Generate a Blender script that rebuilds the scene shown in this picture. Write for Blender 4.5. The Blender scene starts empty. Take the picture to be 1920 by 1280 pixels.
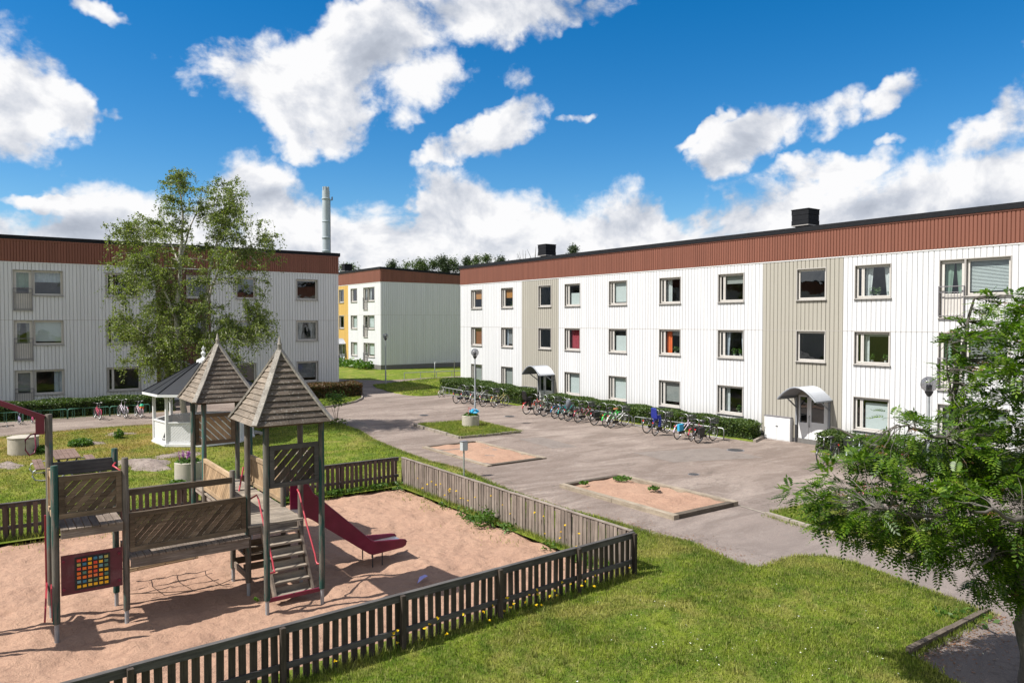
import bpy, bmesh, math, random
import numpy as np
from mathutils import Vector, Matrix, Euler
from mathutils.geometry import delaunay_2d_cdt
random.seed(7); rng = np.random.default_rng(11)
PI = math.pi
C = bpy.context.scene.collection
sc = bpy.context.scene

# ------------------------------------------------------------ camera
YAW = math.radians(35.68)
cam_d = bpy.data.cameras.new('camera'); cam = bpy.data.objects.new('camera', cam_d); C.objects.link(cam)
cam.location = (0, 0, 5.35); cam.rotation_euler = (math.radians(90 - 1.542), 0, -YAW)
cam_d.sensor_width = 36; cam_d.lens = 36 * 1393 / 1920; cam_d.clip_end = 3000; cam_d.clip_start = 0.1
sc.camera = cam

# ------------------------------------------------------------ light
SUN_EL = math.radians(53); SUN_AZ = 16          # azimuth: 16 degrees from -X towards +Y
sdir = Vector((-math.cos(math.radians(SUN_AZ)) * math.cos(SUN_EL), math.sin(math.radians(SUN_AZ)) * math.cos(SUN_EL), math.sin(SUN_EL)))
sl = bpy.data.lights.new('sun', 'SUN'); so = bpy.data.objects.new('sun', sl); C.objects.link(so)
sl.energy = 4.9; sl.angle = math.radians(0.53); sl.color = (1.0, 0.95, 0.88)
so.rotation_euler = (-sdir).to_track_quat('-Z', 'Y').to_euler()
so.location = (0, 0, 60)

sc.view_settings.view_transform = 'Standard'; sc.view_settings.look = 'None'
sc.view_settings.gamma = 1; sc.view_settings.exposure = 0.72
sc.view_settings.use_curve_mapping = False
sc.cycles.max_bounces = 8; sc.cycles.transparent_max_bounces = 12
sc.cycles.use_denoising = True

class NT:
    """small helper to write node graphs as expressions"""
    def __init__(s, nt): s.nt = nt; s.n = nt.nodes; s.l = nt.links
    def put(s, sock, v):
        if isinstance(v, bpy.types.NodeSocket): s.l.new(v, sock)
        elif v is not None: sock.default_value = v
    def m(s, op, a=None, b=None, c=None, clamp=False):
        x = s.n.new('ShaderNodeMath'); x.operation = op; x.use_clamp = clamp
        for i, v in enumerate((a, b, c)):
            if v is not None: s.put(x.inputs[i], v)
        return x.outputs[0]
    def vm(s, op, a=None, b=None, scale=None):
        x = s.n.new('ShaderNodeVectorMath'); x.operation = op
        s.put(x.inputs[0], a); s.put(x.inputs[1], b)
        if scale is not None: s.put(x.inputs['Scale'], scale)
        return x.outputs['Value'] if op in ('DOT_PRODUCT', 'LENGTH') else x.outputs[0]
    def noise(s, vec=None, scale=5, detail=4, rough=.5, dist=0, col=False):
        x = s.n.new('ShaderNodeTexNoise')
        if vec is not None: s.l.new(vec, x.inputs['Vector'])
        x.inputs['Scale'].default_value = scale; x.inputs['Detail'].default_value = detail
        x.inputs['Roughness'].default_value = rough; x.inputs['Distortion'].default_value = dist
        return x.outputs['Color' if col else 'Fac']
    def voro(s, vec, scale, feature='F1'):
        x = s.n.new('ShaderNodeTexVoronoi'); x.feature = feature; s.l.new(vec, x.inputs['Vector']); x.inputs['Scale'].default_value = scale
        return x.outputs['Distance']
    def ramp(s, v, stops, mode='LINEAR'):
        x = s.n.new('ShaderNodeValToRGB'); x.color_ramp.interpolation = mode; e = x.color_ramp.elements
        while len(e) < len(stops): e.new(.5)
        for i, (p, c) in enumerate(stops):
            e[i].position = p; e[i].color = (c, c, c, 1) if isinstance(c, (int, float)) else (*c, 1)
        s.put(x.inputs[0], v); return x.outputs[0]
    def mix(s, f, a, b, mode='MIX'):
        x = s.n.new('ShaderNodeMix'); x.data_type = 'RGBA'; x.blend_type = mode
        s.put(x.inputs[0], f)
        for i, v in ((6, a), (7, b)):
            s.put(x.inputs[i], v if isinstance(v, bpy.types.NodeSocket) else (*v, 1) if len(v) == 3 else v)
        return x.outputs[2]
    def smooth(s, v, a, b):
        x = s.n.new('ShaderNodeMapRange'); x.interpolation_type = 'SMOOTHSTEP'
        s.put(x.inputs[0], v); x.inputs[1].default_value = a; x.inputs[2].default_value = b
        return x.outputs[0]
    def map(s, vec, scale=(1, 1, 1), rot=(0, 0, 0), loc=(0, 0, 0)):
        x = s.n.new('ShaderNodeMapping'); s.l.new(vec, x.inputs[0]); x.inputs['Scale'].default_value = scale
        x.inputs['Rotation'].default_value = rot; x.inputs['Location'].default_value = loc
        return x.outputs[0]
    def bump(s, h, strength=.5, dist=.02, normal=None):
        x = s.n.new('ShaderNodeBump'); x.inputs['Strength'].default_value = strength; x.inputs['Distance'].default_value = dist
        s.put(x.inputs['Height'], h)
        if normal is not None: s.l.new(normal, x.inputs['Normal'])
        return x.outputs[0]

# ------------------------------------------------------------ sky with clouds
F_ = 1393.0; P_ = math.radians(1.542)
def px_azel(x, y):
    """direction of a spot of the photographed sky, as azimuth (from the view axis) and elevation in degrees"""
    a = (x - 960) / F_; b = (640 - y) / F_
    fwd = math.cos(P_) + b * math.sin(P_); up = -math.sin(P_) + b * math.cos(P_)
    return math.degrees(math.atan2(a, fwd)), math.degrees(math.atan2(up, math.hypot(a, fwd)))
world = bpy.data.worlds.new('World'); sc.world = world; world.use_nodes = True
W = NT(world.node_tree); W.n.clear()
tc = W.n.new('ShaderNodeTexCoord').outputs['Generated']
sky = W.n.new('ShaderNodeTexSky'); sky.sky_type = 'NISHITA'; sky.sun_disc = False
sky.sun_elevation = SUN_EL; sky.sun_rotation = math.atan2(sdir.x, sdir.y)
sky.altitude = 300; sky.air_density = 1.0; sky.dust_density = 0.25; sky.ozone_density = 3.0
Rv = Vector((math.cos(YAW), -math.sin(YAW), 0)); Fv = Vector((math.sin(YAW), math.cos(YAW), 0))
az = W.m('MULTIPLY', W.m('ARCTAN2', W.vm('DOT_PRODUCT', tc, tuple(Rv)), W.vm('DOT_PRODUCT', tc, tuple(Fv))), 57.29578)
el = W.m('MULTIPLY', W.m('ARCSINE', W.vm('DOT_PRODUCT', tc, (0, 0, 1))), 57.29578)
wn = W.n.new('ShaderNodeSeparateXYZ'); W.l.new(W.noise(tc, 7, 5, .6, 0, True), wn.inputs[0])
az0, el0 = az, el
az = W.m('ADD', az, W.m('MULTIPLY', W.m('SUBTRACT', wn.outputs[0], .5), 11)); el = W.m('ADD', el, W.m('MULTIPLY', W.m('SUBTRACT', wn.outputs[1], .5), 7))
BLOBS = [  # x, y, half length, half height (photo px), tilt (deg, up to the right), weight
 (545,160,165,88,-8,1.15),(705,95,190,92,22,1.25),(900,28,190,62,12,1.0),(1075,0,100,32,8,.75),(600,222,110,66,-5,1.1),(790,150,120,66,20,.9),
 (15,190,100,84,-10,1.05),(105,226,82,48,-25,.95),
 (915,262,110,34,20,.85),(985,215,80,42,30,.85),(970,150,46,34,10,.5),(1095,208,50,12,10,.5),
 (1405,262,95,52,18,1.0),(1510,225,100,42,25,.9),(1640,188,66,22,18,.7),(1555,316,104,30,5,.95),(1325,235,50,12,38,.35),
 (1885,235,95,40,25,.75),(1900,300,150,26,12,.62),
 (180,17,46,14,-12,.42),(100,372,60,9,-3,.3),(1640,268,26,10,0,.4),(330,112,16,8,0,.25),(215,240,22,8,0,.25),
 (-420,60,260,110,10,1.0),(2350,40,240,90,10,1.0),(-900,-350,300,140,-10,1),(1500,-420,320,110,12,.9),(300,-520,300,120,-15,.9)]
m = None
for (bx, by, ha, hb, tilt, wgt) in BLOBS:
    a0, e0 = px_azel(bx, by); k = 57.29578 / F_ * .93
    ca, sa = math.cos(math.radians(tilt)), math.sin(math.radians(tilt))
    du = W.m('SUBTRACT', az, a0); dv = W.m('SUBTRACT', el, e0)
    p = W.m('MULTIPLY', W.m('ADD', W.m('MULTIPLY', du, ca), W.m('MULTIPLY', dv, sa)), 1 / (ha * k * 1.06))
    q = W.m('MULTIPLY', W.m('SUBTRACT', W.m('MULTIPLY', dv, ca), W.m('MULTIPLY', du, sa)), 1 / (hb * k * 1.10))
    e = W.m('MULTIPLY', W.m('SUBTRACT', 1.0, W.m('ADD', W.m('MULTIPLY', p, p), W.m('MULTIPLY', q, q))), wgt)
    m = e if m is None else W.m('MAXIMUM', m, e)
# cumulus bank above the horizon: height of its tops over azimuth
prof = [(-700,420),(-300,390),(0,408),(60,430),(120,390),(200,368),(255,385),(330,385),(400,350),(455,326),(520,330),(560,360),(640,385),(700,385),(760,395),(800,355),(855,335),(930,352),(985,362),(1040,392),(1100,388),(1180,365),(1240,378),(1300,412),(1350,395),(1400,385),(1480,358),(1560,368),(1640,360),(1730,328),(1800,322),(1870,300),(1930,285),(2300,330),(2700,400)]
AZR = 60.0
cv = W.n.new('ShaderNodeFloatCurve'); W.put(cv.inputs['Value'], W.m('ADD', W.m('MULTIPLY', az, 1 / (2 * AZR)), .5))
cm = cv.mapping.curves[0]; pts = [((px_azel(x, y)[0] / (2 * AZR)) + .5, (px_azel(x, y)[1] + .7 + (.9 if x > 1300 else 0)) / 16) for x, y in prof]
pts = [p for p in pts if .0 < p[0] < 1]; pts = [(0, .5)] + pts + [(1, .5)]
cm.points[0].location = pts[0]; cm.points[1].location = pts[-1]
for p in pts[1:-1]: cm.points.new(*p)
cv.mapping.update()
bank = W.m('MULTIPLY', W.m('SUBTRACT', W.m('MULTIPLY', cv.outputs[0], 16), W.m('ADD', W.m('MULTIPLY', el0, .6), W.m('MULTIPLY', el, .4))), 1 / 2.6)
bank = W.m('MINIMUM', bank, 0.95)
m = W.m('MAXIMUM', m, bank)
# scattered cumulus carried on outside the view, added to fill the shaded walls
away = W.m('MAXIMUM', W.smooth(W.m('ABSOLUTE', az0), 38, 50), W.smooth(el0, 30, 40))
m = W.m('MAXIMUM', m, W.m('ADD', W.m('MULTIPLY', W.m('SUBTRACT', away, 1.0), 5.0), .12))
n1 = W.noise(W.map(tc, (1, 1, 1.25)), 9, 9, .56, .25)
off = sdir.copy(); off = (off - Fv * off.dot(Fv)).normalized() * .035
n2 = W.noise(W.map(W.vm('ADD', tc, tuple(off)), (1, 1, 1.25)), 9, 6, .56, .25)
nb = W.noise(tc, 4.2, 3, .5, 0)
nf = W.noise(W.map(tc, (1, 1, 1.3)), 38, 6, .6, .3)
dens = W.m('ADD', m, W.m('MULTIPLY', W.m('SUBTRACT', n1, .5), 3.3))
dens = W.m('ADD', dens, W.m('MULTIPLY', W.m('SUBTRACT', nf, .5), .8))
alpha = W.smooth(dens, -.12, .62)
lit = W.m('MULTIPLY', W.m('SUBTRACT', n1, n2), 3.2)
thick = W.smooth(dens, .15, 1.5)
sh = W.m('ADD', W.m('ADD', .80, lit), W.m('MULTIPLY', W.m('SUBTRACT', nb, .5), .5))
sh = W.m('SUBTRACT', sh, W.m('MULTIPLY', thick, .16))
sh = W.m('ADD', sh, W.m('MULTIPLY', W.m('SUBTRACT', nf, .5), .25))
ccol = W.ramp(sh, [(0.0, (.42, .46, .54)), (.38, (.56, .60, .68)), (.66, (.76, .78, .83)), (.92, (.96, .96, .97))])
ccol = W.vm('SCALE', ccol, scale=6.2)
hs = W.n.new('ShaderNodeHueSaturation'); hs.inputs['Saturation'].default_value = 1.45; hs.inputs['Value'].default_value = 0.82
W.l.new(sky.outputs[0], hs.inputs['Color'])
wcol = W.mix(alpha, hs.outputs[0], ccol)
bg = W.n.new('ShaderNodeBackground'); W.l.new(wcol, bg.inputs[0]); bg.inputs[1].default_value = 0.10
wo = W.n.new('ShaderNodeOutputWorld'); W.l.new(bg.outputs[0], wo.inputs[0])
world.cycles.sampling_method = 'MANUAL'; world.cycles.sample_map_resolution = 1024

# ------------------------------------------------------------ materials
MATS = {}
def newmat(name):
    m = bpy.data.materials.new(name); m.use_nodes = True; t = NT(m.node_tree)
    b = t.n['Principled BSDF']; MATS[name] = m
    return m, t, b
def plain(name, col, rough=.6, metal=0, var=.12, scale=6, bump=0, bscale=60, spec=.5, dirt=None):
    m, t, b = newmat(name)
    geo = t.n.new('ShaderNodeTexCoord').outputs['Object']
    n = t.noise(geo, scale, 6, .6)
    lo = tuple(c * (1 - var) for c in col); hi = tuple(min(1, c * (1 + var)) for c in col)
    c = t.mix(t.ramp(n, [(.3, 0.), (.7, 1.)]), lo, hi)
    if dirt:
        c = t.mix(t.ramp(t.noise(geo, scale * .35, 8, .7), [(.5, 0.), (.72, dirt[1])]), c, dirt[0])
    t.put(b.inputs['Base Color'], c); b.inputs['Roughness'].default_value = rough; b.inputs['Metallic'].default_value = metal
    b.inputs['Specular IOR Level'].default_value = spec
    if bump: t.put(b.inputs['Normal'], t.bump(t.noise(geo, bscale, 4, .6), bump, .01))
    return m
def wood(name, c1, c2, axis='z', rough=.85, green=0., rnd=.25, gcol=(.035, .10, .085), speck=0.):
    m, t, b = newmat(name)
    o = t.n.new('ShaderNodeTexCoord').outputs['Object']
    oi = t.n.new('ShaderNodeObjectInfo')
    off = t.vm('SCALE', t.vm('ADD', oi.outputs['Location'], (.3, .7, .1)), scale=1.7)
    v = t.vm('ADD', o, off)
    sc_ = {'x': (1.2, 22, 22), 'y': (22, 1.2, 22), 'z': (22, 22, 1.2)}[axis]
    g = t.noise(t.map(v, sc_), 1.6, 7, .65, .4)
    c = t.mix(t.ramp(g, [(.32, 0.), (.68, 1.)]), c1, c2)
    big = t.noise(v, 2.2, 4, .6)
    c = t.mix(t.ramp(big, [(.4, 0.), (.75, .55)]), c, tuple(x * .42 for x in c1))
    if green:
        gm = t.ramp(t.noise(t.map(v, {'x': (.5, 5, 5), 'y': (5, .5, 5), 'z': (5, 5, .5)}[axis]), 1.7, 6, .7), [(.60 - green * .3, 0.), (.66 - green * .28, 1.)])
        c = t.mix(gm, c, gcol)
    if speck:
        c = t.mix(t.ramp(t.noise(v, 26, 5, .7), [(.56, 0.), (.68, speck)]), c, (.42, .41, .37))
    r = t.m('ADD', t.m('MULTIPLY', oi.outputs['Random'], rnd * 2), 1 - rnd)
    c = t.vm('SCALE', c, scale=r)
    t.put(b.inputs['Base Color'], c); b.inputs['Roughness'].default_value = rough; b.inputs['Specular IOR Level'].default_value = .25
    t.put(b.inputs['Normal'], t.bump(g, .5, .006))
    return m
def leafmat(name, cols, trans=.3, rough=.5, posvar=0, glossy=.4):
    m, t, b = newmat(name)
    g = t.n.new('ShaderNodeNewGeometry')
    c = t.ramp(g.outputs['Random Per Island'], [(i / (len(cols) - 1), c_) for i, c_ in enumerate(cols)])
    if posvar:
        n = t.noise(g.outputs['Position'], posvar, 3, .6)
        c = t.mix(t.ramp(n, [(.35, 0.), (.7, .6)]), c, tuple(x * 1.5 for x in cols[-1]))
    if name == 'rowan_leaf':
        a_ = t.n.new('ShaderNodeAttribute'); a_.attribute_name = 'tone'
        c = t.mix(t.ramp(a_.outputs['Fac'], [(0., .8), (.45, .0), (.8, 0.), (1., .5)]), c, t.mix(t.ramp(a_.outputs['Fac'], [(.5, 0.), (.6, 1.)]), (.018, .05, .008), (.17, .22, .03)))
    b.inputs['Roughness'].default_value = rough; b.inputs['Specular IOR Level'].default_value = glossy
    t.put(b.inputs['Base Color'], c)
    tr = t.n.new('ShaderNodeBsdfTranslucent'); t.put(tr.inputs[0], t.vm('MULTIPLY', c, (1.5, 1.7, .55)))
    mx = t.n.new('ShaderNodeMixShader'); mx.inputs[0].default_value = trans
    t.l.new(b.outputs[0], mx.inputs[1]); t.l.new(tr.outputs[0], mx.inputs[2])
    t.l.new(mx.outputs[0], t.n['Material Output'].inputs[0])
    return m
def objcol(name, rough=.35, metal=0.):
    """paint in the object's own colour"""
    m, t, b = newmat(name)
    oi = t.n.new('ShaderNodeObjectInfo'); t.put(b.inputs['Base Color'], oi.outputs['Color'])
    b.inputs['Roughness'].default_value = rough; b.inputs['Metallic'].default_value = metal
    return m
def glass(name, tint=(.80, .86, .86), refl=1.0):
    m, t, b = newmat(name); t.n.remove(b)
    fr = t.n.new('ShaderNodeLayerWeight'); fr.inputs[0].default_value = .5
    f = t.m('ADD', t.m('MULTIPLY', t.m('POWER', fr.outputs[1], 4.0), .7), .075 * refl, clamp=True)
    go = t.n.new('ShaderNodeTexCoord').outputs['Object']
    gl = t.n.new('ShaderNodeBsdfGlossy'); gl.inputs['Roughness'].default_value = .015; gl.inputs[0].default_value = (.9, .95, 1, 1)
    t.put(gl.inputs['Normal'], t.bump(t.noise(go, 1.6, 2, .5), .12, .03))
    tr = t.n.new('ShaderNodeBsdfTransparent'); tr.inputs[0].default_value = (*tint, 1)
    mx = t.n.new('ShaderNodeMixShader'); t.put(mx.inputs[0], f)
    t.l.new(tr.outputs[0], mx.inputs[1]); t.l.new(gl.outputs[0], mx.inputs[2]); t.l.new(mx.outputs[0], t.n['Material Output'].inputs[0])
    return m
def cladding(name, col, var=.05, streak=.12):
    m, t, b = newmat(name)
    o = t.n.new('ShaderNodeNewGeometry').outputs['Position']
    oi = t.n.new('ShaderNodeObjectInfo')
    st = t.noise(t.map(o, (5, 5, .35)), 1.3, 6, .65)
    bl = t.noise(o, .5, 5, .6)
    c = t.mix(t.ramp(st, [(.42, 0.), (.75, streak * 2.2)]), col, tuple(x * .72 for x in (col[0], col[1] * .985, col[2] * .95)))
    c = t.mix(t.ramp(bl, [(.4, 0.), (.7, .5)]), c, tuple(x * (1 - var * 1.4) for x in col))
    g = t.n.new('ShaderNodeNewGeometry').outputs['Random Per Island']
    c = t.vm('SCALE', c, scale=t.m('ADD', t.m('MULTIPLY', g, var * 2), 1 - var))
    sx = t.n.new('ShaderNodeSeparateXYZ'); t.l.new(o, sx.inputs[0])
    low = t.m('SUBTRACT', 1., t.smooth(t.m('ADD', sx.outputs[2], t.m('MULTIPLY', t.noise(t.map(o, (2, 2, .6)), 1.5, 5, .7), -1.2)), -.3, .9))
    c = t.mix(t.m('MULTIPLY', low, .45), c, tuple(x * y for x, y in zip(col, (.62, .58, .50))))
    c = t.mix(t.ramp(t.noise(t.map(o, (1.5, 1.5, .5)), 5, 6, .75), [(.66, 0.), (.74, .35)]), c, tuple(x * y for x, y in zip(col, (.70, .64, .55))))
    t.put(b.inputs['Base Color'], c); b.inputs['Roughness'].default_value = .55; b.inputs['Specular IOR Level'].default_value = .3
    return m

wood('grey_wood_z', (.14, .112, .094), (.27, .23, .20), 'z'); wood('grey_wood_x', (.12, .095, .078), (.31, .27, .235), 'x'); wood('grey_wood_y', (.19, .155, .13), (.31, .27, .235), 'y')
wood('shaded_slat', (.032, .025, .020), (.08, .064, .052), 'z', rnd=.3); wood('brown_slat', (.075, .05, .042), (.13, .095, .08), 'z', rnd=.25)  # near fence and high panel slats darkened to hold the shade of that side
wood('dark_rail', (.055, .052, .052), (.12, .112, .106), 'x', rnd=.1)
wood('post_wood', (.085, .072, .06), (.17, .148, .125), 'z', green=.15, rnd=.1)
wood('post_green', (.08, .075, .062), (.15, .14, .12), 'z', green=.46, rnd=.1, gcol=(.022, .065, .054))
wood('plank_y', (.13, .10, .08), (.25, .205, .165), 'y', rnd=.3); wood('plank_x', (.21, .175, .14), (.33, .285, .23), 'x', rnd=.22)
wood('tan_x', (.30, .21, .13), (.40, .30, .19), 'x', rnd=.15); wood('tan_z', (.28, .19, .11), (.40, .29, .18), 'z', rnd=.2)  # panels facing the sun, their light put into the paler colour
wood('panel_wood_shade', (.085, .06, .040), (.19, .145, .10), 'x', rnd=.38)  # panels facing the view, darkened to put their shade into the colour
wood('shingle_wood_shade', (.062, .047, .037), (.155, .126, .10), 'x', rnd=.22, speck=.55); wood('shingle_wood_lit_y', (.12, .096, .074), (.24, .20, .16), 'y', rnd=.2, speck=.5)  # shade and sunlight put into the colours: dark front courses, paler side courses
wood('ridge_wood', (.17, .155, .135), (.34, .315, .28), 'z', rnd=.1, speck=.8)
wood('table_wood', (.14, .09, .075), (.20, .14, .115), 'y', rnd=.12); wood('sleeper', (.20, .165, .125), (.34, .285, .22), 'y', rnd=.1, speck=.3); wood('sleeper_x', (.07, .055, .042), (.14, .115, .09), 'x', rnd=.1, speck=.3)
plain('red_metal', (.135, .006, .030), .35, var=.2, scale=3, dirt=((.27, .05, .09), .4)); plain('red_paint', (.36, .035, .05), .4, var=.15)
plain('board_red', (.085, .012, .022), .5, var=.25, scale=4, dirt=((.17, .10, .11), .8)); plain('black_plastic', (.012, .012, .013), .5); plain('rubber', (.015, .015, .016), .7)
plain('steel', (.50, .51, .52), .35, metal=.9); plain('galvanised', (.40, .42, .42), .45, metal=.6, var=.1); plain('rack_green', (.06, .17, .12), .45, metal=.1); plain('lamp_metal', (.30, .32, .34), .5, metal=.3)
plain('dark_metal', (.035, .036, .04), .5, metal=.2); plain('roof_black', (.010, .011, .014), .8, var=.2, spec=.2); plain('rail_grey', (.16, .155, .17), .5)
plain('concrete', (.36, .33, .28), .9, var=.12, scale=5, bump=.4, bscale=40, dirt=((.16, .14, .11), .55)); plain('concrete_dark', (.13, .125, .12), .9, var=.15, bump=.3)
plain('white_paint', (.62, .63, .64), .5, var=.04); plain('frame_paint', (.52, .50, .475), .55, var=.06); plain('frame_edge', (.34, .325, .31), .6, var=.08)
plain('hood_metal', (.22, .235, .26), .5, metal=.2, var=.06); plain('room_wall', (.20, .19, .17), .9); plain('room_floor', (.10, .08, .06), .8)
plain('gazebo_roof', (.014, .016, .021), .5, var=.15, spec=.3); plain('soil', (.06, .045, .035), 1)
plain('stack_metal', (.34, .39, .43), .5, var=.08, scale=.4); plain('box_grey', (.40, .42, .44), .5); plain('kerb_stone', (.24, .21, .175), .9, var=.25, scale=7, bump=.6, bscale=30, dirt=((.10, .085, .06), .7))
plain('blind_white', (.52, .54, .54), .8, var=.03); plain('blind_grey', (.30, .30, .29), .8, var=.03); plain('blind_brown', (.22, .06, .035), .8); plain('blind_orange', (.42, .17, .035), .8)
plain('curtain_white', (.55, .55, .56), .9); plain('curtain_orange', (.75, .14, .03), .9); plain('curtain_red', (.34, .035, .055), .9); plain('curtain_green', (.22, .30, .24), .9); plain('curtain_lace', (.42, .45, .52), .9); plain('curtain_grey', (.25, .24, .25), .9); plain('curtain_dark', (.16, .08, .055), .9)
plain('pot_white', (.6, .58, .55), .5); plain('pot_clay', (.38, .13, .06), .7); plain('lamp_cream', (.55, .48, .38), .7)
plain('saddle_brown', (.36, .14, .05), .5); plain('blue_seat', (.02, .035, .30), .5); plain('grey_bag', (.10, .11, .13), .8); plain('lilac_paper', (.34, .32, .62), .8, var=.05); plain('cloth_white', (.6, .6, .6), .8); plain('cyan_cloth', (.03, .33, .55), .6)
plain('bark_birch', (.42, .40, .36), .8, var=.1, scale=3, dirt=((.05, .045, .04), .9)); plain('bark_grey', (.085, .075, .065), .9, var=.3, scale=9, bump=.8, bscale=25, dirt=((.19, .20, .18), .6)); plain('hedge_core', (.018, .026, .010), 1); plain('bark_dark', (.07, .055, .045), .9)
plain('reflector', (.6, .02, .02), .3); plain('green_helmet', (.01, .38, .20), .4); plain('orange_bag', (.65, .16, .03), .6)
objcol('bike_paint'); objcol('tile_paint', .4)
glass('glass'); glass('glass_dark', (.35, .42, .45), 1.5)
cladding('clad_white', (.58, .59, .61), .035, .12); cladding('clad_beige', (.335, .32, .28), .03); cladding('clad_red', (.185, .073, .050), .07, .14); cladding('clad_brown', (.10, .042, .032), .06); cladding('clad_yellow', (.52, .34, .10), .05); cladding('clad_red_edge', (.26, .11, .085), .06)
plain('globe', (.5, .5, .5), .2)
m, t, b = newmat('globe_glass'); t.n.remove(b)
gl = t.n.new('ShaderNodeBsdfGlossy'); gl.inputs['Roughness'].default_value = .05; tr = t.n.new('ShaderNodeBsdfTransparent'); tr.inputs[0].default_value = (.62, .62, .63, 1)
df = t.n.new('ShaderNodeBsdfTranslucent'); df.inputs[0].default_value = (.4, .4, .4, 1)
lw = t.n.new('ShaderNodeLayerWeight'); lw.inputs[0].default_value = .35
m1 = t.n.new('ShaderNodeMixShader'); m1.inputs[0].default_value = .18; t.l.new(tr.outputs[0], m1.inputs[1]); t.l.new(df.outputs[0], m1.inputs[2])
m2 = t.n.new('ShaderNodeMixShader'); t.put(m2.inputs[0], t.m('MULTIPLY', lw.outputs[1], .45)); t.l.new(m1.outputs[0], m2.inputs[1]); t.l.new(gl.outputs[0], m2.inputs[2]); t.l.new(m2.outputs[0], t.n['Material Output'].inputs[0])

leafmat('birch_leaf', [(.060, .088, .020), (.105, .145, .032), (.16, .20, .05), (.24, .27, .09)], .36)
leafmat('rowan_leaf', [(.032, .080, .006), (.060, .125, .009), (.095, .175, .012), (.16, .24, .02)], .40, .42, glossy=.35)
leafmat('hedge_leaf', [(.022, .045, .010), (.04, .08, .014), (.07, .115, .02), (.10, .13, .03)], .22)
leafmat('hedge_rust', [(.03, .05, .012), (.10, .06, .025), (.15, .06, .03), (.07, .09, .02)], .2)
leafmat('tree_leaf', [(.035, .06, .016), (.055, .09, .022), (.085, .125, .03)], .2)
leafmat('pine_leaf', [(.03, .05, .022), (.05, .075, .03)], .12)
leafmat('weed_leaf', [(.03, .075, .010), (.06, .13, .015), (.09, .16, .025)], .3)
leafmat('yellow_petal', [(.75, .50, .01), (.85, .62, .02)], .2); leafmat('white_petal', [(.7, .7, .65), (.75, .75, .75)], .2)
leafmat('purple_petal', [(.20, .05, .30), (.32, .10, .38), (.40, .16, .36)], .2); leafmat('pink_petal', [(.45, .10, .16), (.5, .2, .25), (.5, .4, .3)], .2)
leafmat('rowan_head', [(.16, .07, .03), (.25, .11, .05), (.12, .09, .03)], .1)

def grass_colour(t, pos, rnd=None):
    n1 = t.noise(pos, .55, 6, .65, .8); n2 = t.noise(pos, 1.5, 6, .7, .5); n3 = t.noise(pos, 9, 4, .6)
    c = t.mix(t.ramp(n2, [(.40, 0.), (.60, 1.)]), (.070, .132, .009), (.175, .225, .022))
    c = t.mix(t.ramp(n1, [(.50, 0.), (.64, .8)]), c, (.27, .245, .07))
    c = t.mix(t.ramp(n3, [(.5, 0.), (.75, .55)]), c, (.30, .27, .10))
    # the dry slope round the bare rock, by the path
    sx = t.n.new('ShaderNodeSeparateXYZ'); t.l.new(pos, sx.inputs[0])
    dry = t.m('MULTIPLY', t.smooth(sx.outputs[1], 27, 35), t.m('SUBTRACT', 1., t.smooth(sx.outputs[0], 7.5, 11)))
    dry = t.m('MULTIPLY', dry, t.m('SUBTRACT', 1., t.smooth(sx.outputs[1], 45, 47)))
    dry = t.m('MULTIPLY', dry, t.ramp(t.noise(pos, .6, 5, .7), [(.36, .1), (.60, .9)]))
    c = t.mix(dry, c, (.30, .205, .075))
    return c
m, t, b = newmat('lawn')
p = t.n.new('ShaderNodeNewGeometry').outputs['Position']
c = grass_colour(t, p)
c = t.mix(t.ramp(t.noise(p, 45, 3, .7), [(.35, .5), (.6, 0.)]), c, (.05, .065, .012))
c = t.mix(t.ramp(t.noise(p, 70, 3, .7), [(.55, 0.), (.75, .5)]), c, (.17, .17, .06))
t.put(b.inputs['Base Color'], c); b.inputs['Roughness'].default_value = .95; b.inputs['Specular IOR Level'].default_value = .1
t.put(b.inputs['Normal'], t.bump(t.noise(p, 60, 4, .7), .8, .04))
m, t, b = newmat('grass_blade')
g = t.n.new('ShaderNodeNewGeometry'); p = g.outputs['Position']
c = grass_colour(t, p)
c = t.mix(t.ramp(g.outputs['Random Per Island'], [(0., .0), (.7, .25), (.9, .75), (1., .9)]), c, (.24, .23, .09))
r = t.m('ADD', t.m('MULTIPLY', t.m('FRACT', t.m('MULTIPLY', g.outputs['Random Per Island'], 7.3)), 1.2), .5)
c = t.vm('SCALE', c, scale=r)
t.put(b.inputs['Base Color'], c); b.inputs['Roughness'].default_value = .6; b.inputs['Specular IOR Level'].default_value = .25
tr = t.n.new('ShaderNodeBsdfTranslucent'); t.put(tr.inputs[0], t.vm('MULTIPLY', c, (1.3, 1.5, .6)))
mx = t.n.new('ShaderNodeMixShader'); mx.inputs[0].default_value = .3
t.l.new(b.outputs[0], mx.inputs[1]); t.l.new(tr.outputs[0], mx.inputs[2]); t.l.new(mx.outputs[0], t.n['Material Output'].inputs[0])

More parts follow.
